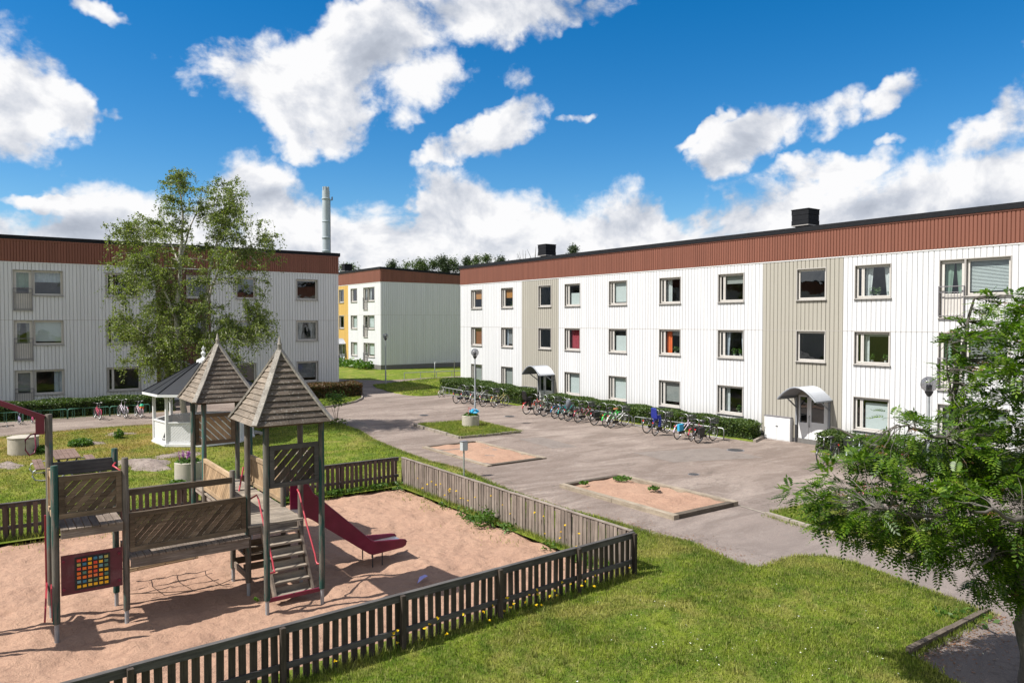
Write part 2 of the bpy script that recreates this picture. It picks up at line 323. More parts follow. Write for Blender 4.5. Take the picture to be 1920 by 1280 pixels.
m, t, b = newmat('asphalt')
p = t.n.new('ShaderNodeNewGeometry').outputs['Position']
n1 = t.noise(p, .16, 6, .6, .8); n2 = t.noise(t.map(p, (.5, 1.6, 1), (0, 0, .35)), .55, 7, .65, 1.2); n3 = t.noise(p, 55, 3, .7); n4 = t.noise(p, 6, 5, .7)
c = t.mix(t.ramp(n1, [(.35, 0.), (.6, 1.)]), (.235, .180, .152), (.350, .285, .245))
c = t.mix(t.ramp(n2, [(.42, .85), (.58, 0.)]), c, (.165, .122, .100))
c = t.mix(t.ramp(n4, [(.3, .35), (.6, 0.)]), c, (.165, .14, .125))
c = t.mix(t.ramp(t.noise(p, 17, 4, .75), [(.38, .45), (.52, 0.)]), c, (.12, .096, .082)); c = t.mix(t.ramp(t.noise(t.map(p, (1, 2.2, 1)), 1.1, 8, .75, .6), [(.54, 0.), (.68, .55)]), c, (.36, .31, .27))
c = t.mix(t.ramp(n3, [(.42, .6), (.55, 0.)]), c, (.07, .062, .058)); c = t.mix(t.ramp(t.noise(p, 75, 2, .7), [(.56, 0.), (.68, .65)]), c, (.33, .30, .27))
# the worn surface greyer towards the near path
sx = t.n.new('ShaderNodeSeparateXYZ'); t.l.new(p, sx.inputs[0])
near = t.m('SUBTRACT', 1., t.smooth(sx.outputs[1], 8, 17))
c = t.mix(t.m('MULTIPLY', near, .55), c, (.17, .150, .145))
cr = t.voro(t.vm('ADD', p, t.vm('SCALE', t.noise(p, 1.4, 4, .6, col=True), scale=1.6)), .16, 'DISTANCE_TO_EDGE')
c = t.mix(t.ramp(cr, [(.0, .38), (.006, 0.)]), c, (.05, .043, .038))
t.put(b.inputs['Base Color'], c); b.inputs['Roughness'].default_value = .93; b.inputs['Specular IOR Level'].default_value = .2
t.put(b.inputs['Normal'], t.bump(n3, .35, .008))
m, t, b = newmat('sand')
p = t.n.new('ShaderNodeNewGeometry').outputs['Position']
n1 = t.noise(p, .5, 5, .6); n3 = t.noise(p, 38, 3, .7); n2 = t.noise(p, 7, 6, .68, .6)
c = t.mix(t.ramp(n1, [(.35, 0.), (.65, 1.)]), (.335, .208, .146), (.40, .258, .182))
c = t.mix(t.ramp(n3, [(.4, .35), (.6, 0.)]), c, (.24, .15, .11)); c = t.mix(t.ramp(t.noise(p, 60, 2, .7), [(.6, 0.), (.7, .5)]), c, (.42, .33, .26))
c = t.mix(t.ramp(n2, [(.36, .55), (.52, 0.)]), c, (.27, .165, .12))
t.put(b.inputs['Base Color'], c); b.inputs['Roughness'].default_value = .95; b.inputs['Specular IOR Level'].default_value = .15
t.put(b.inputs['Normal'], t.bump(t.m('ADD', n2, t.m('MULTIPLY', n3, .25)), .9, .06))
m, t, b = newmat('rock')
p = t.n.new('ShaderNodeNewGeometry').outputs['Position']
n1 = t.noise(p, 2.5, 8, .7, .5)
c = t.mix(t.ramp(n1, [(.35, 0.), (.65, 1.)]), (.15, .115, .10), (.30, .25, .22)); c = t.mix(t.ramp(t.noise(p, 9, 5, .7), [(.55, 0.), (.7, .7)]), c, (.10, .10, .05))
t.put(b.inputs['Base Color'], c); b.inputs['Roughness'].default_value = .95; t.put(b.inputs['Normal'], t.bump(t.noise(p, 7, 8, .7), 1, .08))
M = MATS

# ------------------------------------------------------------ mesh helpers
class MB:
    def __init__(s): s.v = []; s.f = []
    def add(s, vs, fs):
        o = len(s.v); s.v += [tuple(v) for v in vs]; s.f += [tuple(i + o for i in f) for f in fs]; return s
    def hexa(s, p):   # 8 corners: bottom 4 ccw, top 4 ccw
        return s.add(p, [(3, 2, 1, 0), (4, 5, 6, 7), (0, 1, 5, 4), (1, 2, 6, 5), (2, 3, 7, 6), (3, 0, 4, 7)])
    def box(s, x0, y0, z0, x1, y1, z1):
        x0, x1 = min(x0, x1), max(x0, x1); y0, y1 = min(y0, y1), max(y0, y1); z0, z1 = min(z0, z1), max(z0, z1)
        return s.hexa([(x0, y0, z0), (x1, y0, z0), (x1, y1, z0), (x0, y1, z0), (x0, y0, z1), (x1, y0, z1), (x1, y1, z1), (x0, y1, z1)])
    def beam(s, p, q, w, h, up=(0, 0, 1)):   # w sideways, h along up
        p = Vector(p); q = Vector(q); d = (q - p).normalized(); u = Vector(up)
        sd = d.cross(u)
        if sd.length < 1e-4: sd = d.cross(Vector((0, 1, 0)))
        sd.normalize(); u = sd.cross(d).normalized(); a = sd * w / 2; b_ = u * h / 2
        return s.hexa([p - a - b_, p + a - b_, q + a - b_, q - a - b_, p - a + b_, p + a + b_, q + a + b_, q - a + b_])
    def tube(s, pts, r, n=6, caps=True):
        pts = [Vector(p) for p in pts]; k = len(pts); rs = r if hasattr(r, '__len__') else [r] * k
        vs = []; ref = None
        for i, p in enumerate(pts):
            d = (pts[min(i + 1, k - 1)] - pts[max(i - 1, 0)]).normalized()
            if ref is None: ref = Vector((0, 0, 1)) if abs(d.z) < .9 else Vector((1, 0, 0))
            a = d.cross(ref)
            if a.length < 1e-4: a = d.orthogonal()
            a.normalize(); b_ = d.cross(a).normalized(); ref = b_.cross(d) * -1 if False else ref
            for j in range(n):
                t_ = 2 * PI * j / n; vs.append(p + (a * math.cos(t_) + b_ * math.sin(t_)) * rs[i])
        fs = [(i * n + j, i * n + (j + 1) % n, (i + 1) * n + (j + 1) % n, (i + 1) * n + j) for i in range(k - 1) for j in range(n)]
        if caps: fs += [tuple(range(n))[::-1], tuple(range((k - 1) * n, k * n))]
        return s.add(vs, fs)
    def lathe(s, prof, n=24, c=(0, 0, 0), capb=True, capt=True):
        vs = [(c[0] + r * math.cos(2 * PI * j / n), c[1] + r * math.sin(2 * PI * j / n), c[2] + z) for r, z in prof for j in range(n)]; k = len(prof)
        fs = [(i * n + j, i * n + (j + 1) % n, (i + 1) * n + (j + 1) % n, (i + 1) * n + j) for i in range(k - 1) for j in range(n)]
        if capb: fs.append(tuple(range(n))[::-1])
        if capt: fs.append(tuple(range((k - 1) * n, k * n)))
        return s.add(vs, fs)
    def prism(s, poly, h, ax=(0, 0, 1)):
        n = len(poly); a = Vector(ax) * h; vs = [Vector(p) for p in poly]
        return s.add(vs + [v + a for v in vs], [tuple(range(n))[::-1], tuple(range(n, 2 * n))] + [(i, (i + 1) % n, n + (i + 1) % n, n + i) for i in range(n)])
    def build(s, name, mat, parent=None, org=None, smooth=False, **kw):
        """vertices are in the parent's space; org moves the object's own origin there"""
        org = Vector(org) if org is not None else Vector((0, 0, 0))
        me = bpy.data.meshes.new(name); me.from_pydata([tuple(Vector(v) - org) for v in s.v], [], s.f)
        me.materials.append(M[mat] if isinstance(mat, str) else mat)
        if smooth:
            me.shade_smooth()
            if smooth != 2: me.set_sharp_from_angle(angle=math.radians(40))
        me.update()
        o = bpy.data.objects.new(name, me); C.objects.link(o); o.location = org
        if parent: o.parent = parent
        for k, v in kw.items(): o[k] = v
        return o
def fix(o):
    bm = bmesh.new(); bm.from_mesh(o.data); bmesh.ops.recalc_face_normals(bm, faces=bm.faces); bm.to_mesh(o.data); bm.free(); return o
def tag(o, label=None, cat=None, group=None, kind=None):
    for k, v in (('label', label), ('category', cat), ('group', group), ('kind', kind)):
        if v: o[k] = v
    return o
def thing(name, label, cat, loc=(0, 0, 0), rz=0, group=None):
    o = bpy.data.objects.new(name, None); C.objects.link(o); o.location = loc; o.rotation_euler = (0, 0, rz); o.empty_display_size = .2
    return tag(o, label, cat, group)
def inst(src, parent=None, loc=None, rot=None, scale=None, name=None):
    o = src.copy()
    if name: o.name = name
    C.objects.link(o); o.parent = parent
    if loc is not None: o.location = loc
    if rot is not None: o.rotation_euler = rot
    if scale is not None: o.scale = scale
    return o
KIDS = {}
def copy_tree(o, parent=None):
    c = o.copy(); C.objects.link(c); c.parent = parent
    for ch in kids(o): copy_tree(ch, c)
    return c
def kids(o): return [x for x in KIDS.get(o.name, [])] if o.name in KIDS else list(o.children)
def meshnp(name, V, Fc, mat, parent=None, smooth=False, **kw):
    """fast mesh from numpy arrays; Fc is (n,3) or (n,4)"""
    me = bpy.data.meshes.new(name); k = Fc.shape[1]
    me.vertices.add(len(V)); me.vertices.foreach_set('co', np.asarray(V, dtype=np.float32).ravel())
    me.loops.add(Fc.size); me.loops.foreach_set('vertex_index', Fc.astype(np.int32).ravel())
    me.polygons.add(len(Fc)); me.polygons.foreach_set('loop_start', np.arange(0, Fc.size, k, dtype=np.int32)); me.polygons.foreach_set('loop_total', np.full(len(Fc), k, dtype=np.int32))
    if smooth: me.polygons.foreach_set('use_smooth', np.ones(len(Fc), dtype=bool))
    me.update(calc_edges=True); me.materials.append(M[mat])
    o = bpy.data.objects.new(name, me); C.objects.link(o)
    if parent: o.parent = parent
    for a, v in kw.items(): o[a] = v
    return o

# ------------------------------------------------------------ terrain
def zt(Y):
    a = (Y - 29.5) / 2; s = 2 * (a if a > 20 else math.log1p(math.exp(a)))
    a = (Y - 62) / 3; e = 3 * (a if a > 20 else math.log1p(math.exp(a)))
    return .030 * (s - e)
def ztn(Y): return .030 * (2 * np.logaddexp(0, (Y - 29.5) / 2) - 3 * np.logaddexp(0, (Y - 62) / 3))
def berm(X, Y):   # the grass bank against the left end of the right block
    return .38 * np.exp(-(((X - 29.0) / 2.6) ** 2 + ((Y - 48.0) / 3.2) ** 2))
def inside(px_, py_, poly):
    r = np.zeros(px_.shape, bool); n = len(poly)
    for i in range(n):
        x1, y1 = poly[i]; x2, y2 = poly[(i + 1) % n]
        c = ((y1 > py_) != (y2 > py_)) & (px_ < (x2 - x1) * (py_ - y1) / (y2 - y1 + 1e-12) + x1); r ^= c
    return r
def sheet(name, poly, lift, mat, grid=1.0, skirt=0.0, bumpf=None, holes=(), **kw):
    """a sheet draped on the terrain inside a polygon"""
    pts = []; n = len(poly); edges = []
    def ring(pl):
        s0 = len(pts)
        for i in range(len(pl)):
            a = Vector(pl[i]); b_ = Vector(pl[(i + 1) % len(pl)]); k = max(1, int((b_ - a).length / grid))
            for j in range(k): pts.append(a.lerp(b_, j / k))
        e = len(pts); return [(i, i + 1 if i + 1 < e else s0) for i in range(s0, e)]
    edges += ring(poly); nb_ = len(pts)
    for h in holes: edges += ring(h)
    A = np.array([(p.x, p.y) for p in pts[:nb_]]); x0, y0 = A.min(0); x1, y1 = A.max(0)
    gx, gy = np.meshgrid(np.arange(x0 + grid * .5, x1, grid), np.arange(y0 + grid * .5, y1, grid)); gx = gx.ravel(); gy = gy.ravel()
    ok = inside(gx, gy, poly)
    for h in holes: ok &= ~inside(gx, gy, h)
    for px_, py_ in zip(gx[ok], gy[ok]): pts.append(Vector((float(px_), float(py_))))
    vs, es, fs, *_ = delaunay_2d_cdt([Vector((p[0], p[1])) for p in pts], edges, [], 1, 1e-5)
    if holes:
        fs = [f for f in fs if not any(inside(np.array([sum(vs[i][0] for i in f) / 3]), np.array([sum(vs[i][1] for i in f) / 3]), h)[0] for h in holes)]
    X = np.array([v[0] for v in vs]); Y = np.array([v[1] for v in vs]); Z = ztn(Y) + lift
    if bumpf is not None: Z = Z + bumpf(X, Y)
    V = [(X[i], Y[i], Z[i]) for i in range(len(X))]; F2 = []
    for f in fs:
        a, b_, c_ = [vs[i] for i in f[:3]]
        F2.append(tuple(f) if (b_[0] - a[0]) * (c_[1] - a[1]) - (b_[1] - a[1]) * (c_[0] - a[0]) > 0 else tuple(f)[::-1])
    if skirt:
        for i, j in [(k, (k + 1) % nb_) for k in range(nb_)]:
            o_ = len(V); V += [(V[i][0], V[i][1], V[i][2] - skirt), (V[j][0], V[j][1], V[j][2] - skirt)]
            F2.append((i, o_, o_ + 1, j))
    me = bpy.data.meshes.new(name); me.from_pydata(V, [], F2); me.materials.append(M[mat]); me.shade_smooth(); me.update()
    o = bpy.data.objects.new(name, me); C.objects.link(o)
    for a, v in kw.items(): o[a] = v
    return o
def blades(name, poly, density, h=(.03, .06), w=.010, excl=(), lift=0., mat='grass_blade', kindlabel=None, parent=None, zfun=None, dfun=None, lean=.6):
    A = np.array(poly); x0, y0 = A.min(0); x1, y1 = A.max(0); n = int((x1 - x0) * (y1 - y0) * density)
    X = rng.uniform(x0, x1, n); Y = rng.uniform(y0, y1, n); ok = inside(X, Y, poly)
    for e in excl: ok &= ~inside(X, Y, e)
    if dfun is not None: ok &= rng.random(n) < dfun(X, Y)
    X = X[ok]; Y = Y[ok]; n = len(X)
    Z = ztn(Y) + lift + (zfun(X, Y) if zfun is not None else 0)
    th = rng.uniform(0, 2 * PI, n); H = rng.uniform(*h, n); ww = w * rng.uniform(.6, 1.4, n); la = rng.uniform(0, 2 * PI, n); ll = H * rng.uniform(0, lean, n)
    V = np.zeros((n, 3, 3)); dx = np.cos(th) * ww; dy = np.sin(th) * ww
    V[:, 0] = np.c_[X - dx, Y - dy, Z]; V[:, 1] = np.c_[X + dx, Y + dy, Z]; V[:, 2] = np.c_[X + np.cos(la) * ll, Y + np.sin(la) * ll, Z + H]
    return meshnp(name, V.reshape(-1, 3), np.arange(n * 3).reshape(-1, 3), mat, parent, kind='stuff')
def leafquads(P, size, droop=0., outward=None, aspect=1.6):
    """random quads at the points P (n,3): returns verts, faces"""
    n = len(P); u = rng.normal(size=(n, 3)); u[:, 2] *= .6
    if droop: u[:, 2] -= droop
    u /= np.linalg.norm(u, axis=1, keepdims=True) + 1e-9
    r = rng.normal(size=(n, 3))
    if outward is not None: r = r * .6 + np.cross(u, outward + rng.normal(size=(n, 3)) * .5)
    w = np.cross(u, r); w /= np.linalg.norm(w, axis=1, keepdims=True) + 1e-9
    s = (size * rng.uniform(.65, 1.35, n))[:, None] if not hasattr(size, 'shape') else size[:, None]
    a = u * s * .5 * aspect; b_ = w * s * .5
    V = np.stack([P - a, P - b_ * .9 + a * .1, P + a, P + b_ * .9 + a * .1], 1).reshape(-1, 3)
    return V, np.arange(4 * n).reshape(-1, 4)
# ============================================================ GROUND
xs = np.unique(np.concatenate([np.linspace(-900, -40, 22), np.arange(-40, 60, 1.0), np.linspace(60, 900, 22)]))
ys = np.unique(np.concatenate([np.linspace(-300, -20, 10), np.arange(-20, 90, 1.0), np.linspace(90, 1200, 26)]))
GX, GY = np.meshgrid(xs, ys); nx, ny = len(xs), len(ys)
I = np.arange(nx * ny).reshape(ny, nx)
Q = np.stack([I[:-1, :-1], I[:-1, 1:], I[1:, 1:], I[1:, :-1]], -1).reshape(-1, 4)
meshnp('ground', np.c_[GX.ravel(), GY.ravel(), ztn(GY.ravel()) - .14], Q, 'lawn', smooth=True, kind='structure')
sheet('courtyard_asphalt', [(-40,38),(10,38),(11.6,36),(11.6,-16),(29.3,-16),(29.3,47.3),(24,47.3),(24,50.6),(33,51.2),(45,52),(45,54.4),(33,53.6),(26,53.2),(23.5,55),(21.5,62),(19.2,62),(20.4,54),(20.3,47.55),(-40,47.55)], .02, 'asphalt', 1.0, kind='structure')
LAWN_EDGE = [(11.7,5.2),(12.0,5.88),(14.85,5.9),(15.0,6.46),(15.12,7.19),(15.3,7.94),(15.57,8.8),(15.5,9.4),(15.1,9.74),(14.6,9.83),(14.1,9.78),(13.65,9.75),(13.4,10.15),(13.62,11.0),(13.84,11.98),(13.5,12.8),(13.6,13.8),(13.58,14.72),(13.35,16.27),(13.4,18.67),(13.75,21.09),(14.0,22.83),(13.78,24.74),(13.9,26.71),(14.17,30.31),(14.65,33.0),(14.62,34.9),(14.3,36.4),(13.3,37.3),(11.5,38.4),(9.5,39.1),(6.9,39.42),(4.84,39.52),(2.7,39.35),(.7,38.95),(-3,38.7),(-30,38.5),(-30,1.5),(11.2,1.5)]
def jag(poly, amp, step=.35, closed=True):
    out = []; n = len(poly)
    for i in range(n):
        a = Vector(poly[i]); b_ = Vector(poly[(i + 1) % n]); L_ = (b_ - a).length
        if L_ > 12: out.append(tuple(a)); continue
        k = max(1, int(L_ / step)); d = (b_ - a).normalized(); nn = Vector((-d.y, d.x))
        for j in range(k):
            p = a.lerp(b_, j / k)
            if j: p = p + nn * random.uniform(-amp, amp)
            out.append(tuple(p))
    return out
LE = jag(LAWN_EDGE, .07)
SANDPIT = [(-9,10.0),(11.0,11.15),(11.05,21.6),(-9,21.6)]
sheet('lawn', LE, .05, 'lawn', .9, skirt=.12, kind='structure', holes=[[(-8.5, 10.35), (10.9, 11.45), (10.9, 21.4), (-8.5, 21.4)]])
def sandz(X, Y):
    r = np.zeros_like(X)
    rs = np.random.default_rng(3)
    for k in range(46):
        f = rs.uniform(1.2, 8); a = rs.uniform(0, 2 * PI); ph = rs.uniform(0, 6.28)
        r += np.sin((X * np.cos(a) + Y * np.sin(a)) * f + ph + 1.6 * np.sin((X * np.sin(a) - Y * np.cos(a)) * f * .6 + ph)) * .0065 / (.6 + f * .2)
    return r
def lumps(X, Y, cell, seed):
    rs = np.random.default_rng(seed); T_ = rs.normal(size=(512, 512)); x = X / cell + 100; y = Y / cell + 100; i = np.floor(x).astype(int); j = np.floor(y).astype(int); u = x - i; v = y - j; u = u * u * (3 - 2 * u); v = v * v * (3 - 2 * v); i %= 511; j %= 511
    return (T_[j, i] * (1 - u) + T_[j, i + 1] * u) * (1 - v) + (T_[j + 1, i] * (1 - u) + T_[j + 1, i + 1] * u) * v
gx = np.arange(-9, 11.06, .05); gy = np.arange(9.9, 21.7, .05); GX, GY = np.meshgrid(gx, gy)
Z = -.03 + sandz(GX, GY) + ztn(GY) + .011 * lumps(GX, GY, .17, 1) + .0055 * lumps(GX, GY, .085, 2) + .012 * lumps(GX * .6, GY, .5, 5)
edge = np.minimum(np.minimum(GY - (10.55 + (GX + 9) * .0475), 21.7 - GY), 11.2 - GX); Z -= np.clip(.20 - edge, 0, 1) * .15
I = np.arange(GX.size).reshape(GX.shape)
Q = np.stack([I[:-1, :-1], I[:-1, 1:], I[1:, 1:], I[1:, :-1]], -1).reshape(-1, 4)
cyy = GY[:-1, :-1].ravel(); cxx = GX[:-1, :-1].ravel(); keep = cyy > 10.35 + (cxx + 9) * .0475
meshnp('playground_sand', np.c_[GX.ravel(), GY.ravel(), Z.ravel()], Q[keep], 'sand', smooth=True, kind='structure')
PATCH = [(12.5,41.3),(15.86,40.99),(17.43,41.65),(18.5,42.4),(19.51,43.56),(19.97,44.51),(20.25,45.6),(20.25,47.55),(12.5,47.55)]
sheet('lawn_by_entrance', PATCH, .07, 'lawn', .8, skirt=.15, kind='structure')
LAWN2 = [(23.6,50.5),(23.1,48.95),(22.84,46.24),(22.99,44.17),(23.65,43.19),(24.86,43.15),(26.0,43.4),(27.3,44.0),(28.2,44.7),(29.28,45.0),(29.28,47.5),(33,47.6),(33,51.0),(26,51.0)]
sheet('lawn_beyond_path', jag(LAWN2, .05), .07, 'lawn', .6, skirt=.4, bumpf=berm, kind='structure')
for nm, po in (('planting_bed', [(-30,43.75),(8.7,43.75),(8.7,47.6),(-30,47.6)]), ('planting_bed', [(27.75,20.35),(29.3,20.85),(29.3,35.6),(27.6,35.3)]), ('planting_bed', [(27.55,4),(29.3,4),(29.3,17.5),(27.6,17.5)]), ('planting_bed', [(25.8,45),(26.5,36.4),(29.3,36.2),(29.3,36.0),(29.3,44.95),(28.2,45.0)])):
    sheet(nm, po, .045, 'lawn', .8, skirt=.1, kind='structure')
ISL1 = [(17.7,28.7),(20.85,28.5),(21.0,32.7),(17.8,32.9)]; ISL3 = [(16.95,8.3),(19.9,8.15),(20.7,12.2),(17.6,12.4)]
sheet('grass_island', jag(ISL1, .04), .11, 'lawn', .5, skirt=.12, kind='structure')
sheet('grass_island', jag(ISL3, .04), .11, 'lawn', .5, skirt=.12, kind='structure')

SEAM = [(17.82, 13.3), (17.66, 12.5)]
m, t, b = newmat('old_asphalt'); p = t.n.new('ShaderNodeNewGeometry').outputs['Position']
c = t.mix(t.ramp(t.noise(p, 2.2, 7, .7, .5), [(.35, 0.), (.65, 1.)]), (.12, .098, .086), (.17, .142, .126)); c = t.mix(t.ramp(t.noise(p, 50, 3, .7), [(.5, 0.), (.65, .7)]), c, (.28, .25, .22))
t.put(b.inputs['Base Color'], c); b.inputs['Roughness'].default_value = .95; t.put(b.inputs['Normal'], t.bump(t.noise(p, 50, 3, .7), .5, .01))
sheet('asphalt_repair', jag([(21.3, 19.2), (24.9, 17.8), (25.3, 20.4), (21.5, 21.6)], .06), .024, 'old_asphalt', .6, kind='structure')
sheet('asphalt_repair', jag([(19.5, 24.2), (20.6, 23.9), (21.0, 26.9), (19.8, 27.1)], .05), .024, 'old_asphalt', .5, kind='structure')
sheet('asphalt_repair', jag([(14.4, 33.6), (15.7, 33.4), (16.0, 36.4), (14.9, 36.7)], .06), .024, 'old_asphalt', .5, kind='structure')
sheet('flush_kerb', [(17.78, 13.5), (17.86, 13.5), (17.72, 12.45), (17.64, 12.45)], .03, 'kerb_stone', .4, kind='structure')
def kerbline(pts, label, w=.12, h=.13, piece=.9, mat='kerb_stone', cat='kerb', name='kerb', lift=.0):
    x0, y0 = pts[0]; k = thing(name, label, cat, (x0, y0, zt(y0)))
    o0 = Vector((x0, y0, zt(y0)))
    for a, b_ in zip(pts[:-1], pts[1:]):
        a = Vector(a); b_ = Vector(b_); L_ = (b_ - a).length; n = max(1, round(L_ / piece))
        for i in range(n):
            p = a.lerp(b_, i / n + .004); q = a.lerp(b_, (i + 1) / n - .004); jz = random.uniform(-.012, .012) + lift
            P_0 = Vector((p.x, p.y, zt(p.y) + h / 2 - .02 + jz)) - o0; Q_0 = Vector((q.x, q.y, zt(q.y) + h / 2 - .02 + jz)) - o0
            MB().beam(P_0, Q_0, w, h + .04).build('kerb_stone' if 'stone' in mat else 'timber', mat, k)
    return k
kerbline([(12.0,5.84),(14.88,5.84)], 'dark timber edging along the end of the near lawn by the rowan tree', .10, .14, 1.45, 'sleeper_x', 'edging', 'timber_edging')
kerbline([(17.62,32.9),(17.62,28.6),(20.9,28.4)], 'worn stone kerb round the small grass island with the lamp and planter', .12, .13, 1.0)
kerbline([(17.52,12.4),(16.88,8.2),(19.9,8.02)], 'crumbling stone kerb of the grass island under the rowan branches', .12, .13, .9)
kerbline([(12.5,41.22),(15.86,40.92),(17.46,41.58),(18.56,42.33),(19.58,43.52),(20.05,44.5),(20.33,45.6)], 'curved kerb round the lawn at the end of the left block', .08, .12, 1.0)
kerbline([(27.75,20.3),(29.1,20.82)], 'short kerb at the end of the hedge by the white box', .12, .14, .8)

def sandbox(x0, x1, y0, y1, h, label):
    t_ = thing('sandbox', label, 'sandbox', (x0, y0, zt(y0)))
    w = .2
    for (p, q, mt) in (((w/2, 0), (w/2, y1-y0), 'sleeper'), ((x1-x0-w/2, 0), (x1-x0-w/2, y1-y0), 'sleeper'), ((w, w/2), (x1-x0-w, w/2), 'sleeper_x'), ((w, y1-y0-w/2), (x1-x0-w, y1-y0-w/2), 'sleeper_x')):
        P0 = Vector((*p, 0)); Q0 = Vector((*q, 0)); n = 2 if mt == 'sleeper' else 1
        for i in range(n):
            a = P0.lerp(Q0, i / n); b_ = P0.lerp(Q0, (i + 1) / n - .003); a.z = b_.z = h / 2 + random.uniform(-.01, .01); a.z += (zt(y0 + a.y) - zt(y0)); b_.z += (zt(y0 + b_.y) - zt(y0))
            MB().beam(a, b_, w, h).build('timber', mt, t_)
    gx = np.arange(x0 + .15, x1 - .14, .09); gy = np.arange(y0 + .15, y1 - .14, .09); GX, GY = np.meshgrid(gx, gy)
    ex = np.minimum(np.minimum(GX - x0, x1 - GX), np.minimum(GY - y0, y1 - GY))
    Z = h * .66 + sandz(GX, GY) * .8 + .010 * lumps(GX, GY, .2, 4) - np.clip(.7 - ex, 0, 1) * h * .35 * (1 + np.sin(GX * 3 + GY)) * .5 + (ztn(GY) - zt(y0))
    I = np.arange(GX.size).reshape(GX.shape); Q = np.stack([I[:-1, :-1], I[:-1, 1:], I[1:, 1:], I[1:, :-1]], -1).reshape(-1, 4)
    meshnp('sand', np.c_[GX.ravel() - x0, GY.ravel() - y0, Z.ravel()], Q, 'sand', t_, True)
sandbox(15.08, 17.85, 22.55, 27.5, .075, 'timber framed sandbox farther off, between the grass island and the grey post')
sandbox(15.08, 17.80, 13.55, 18.4, .15, 'nearer timber framed sandbox with weeds growing in the sand')

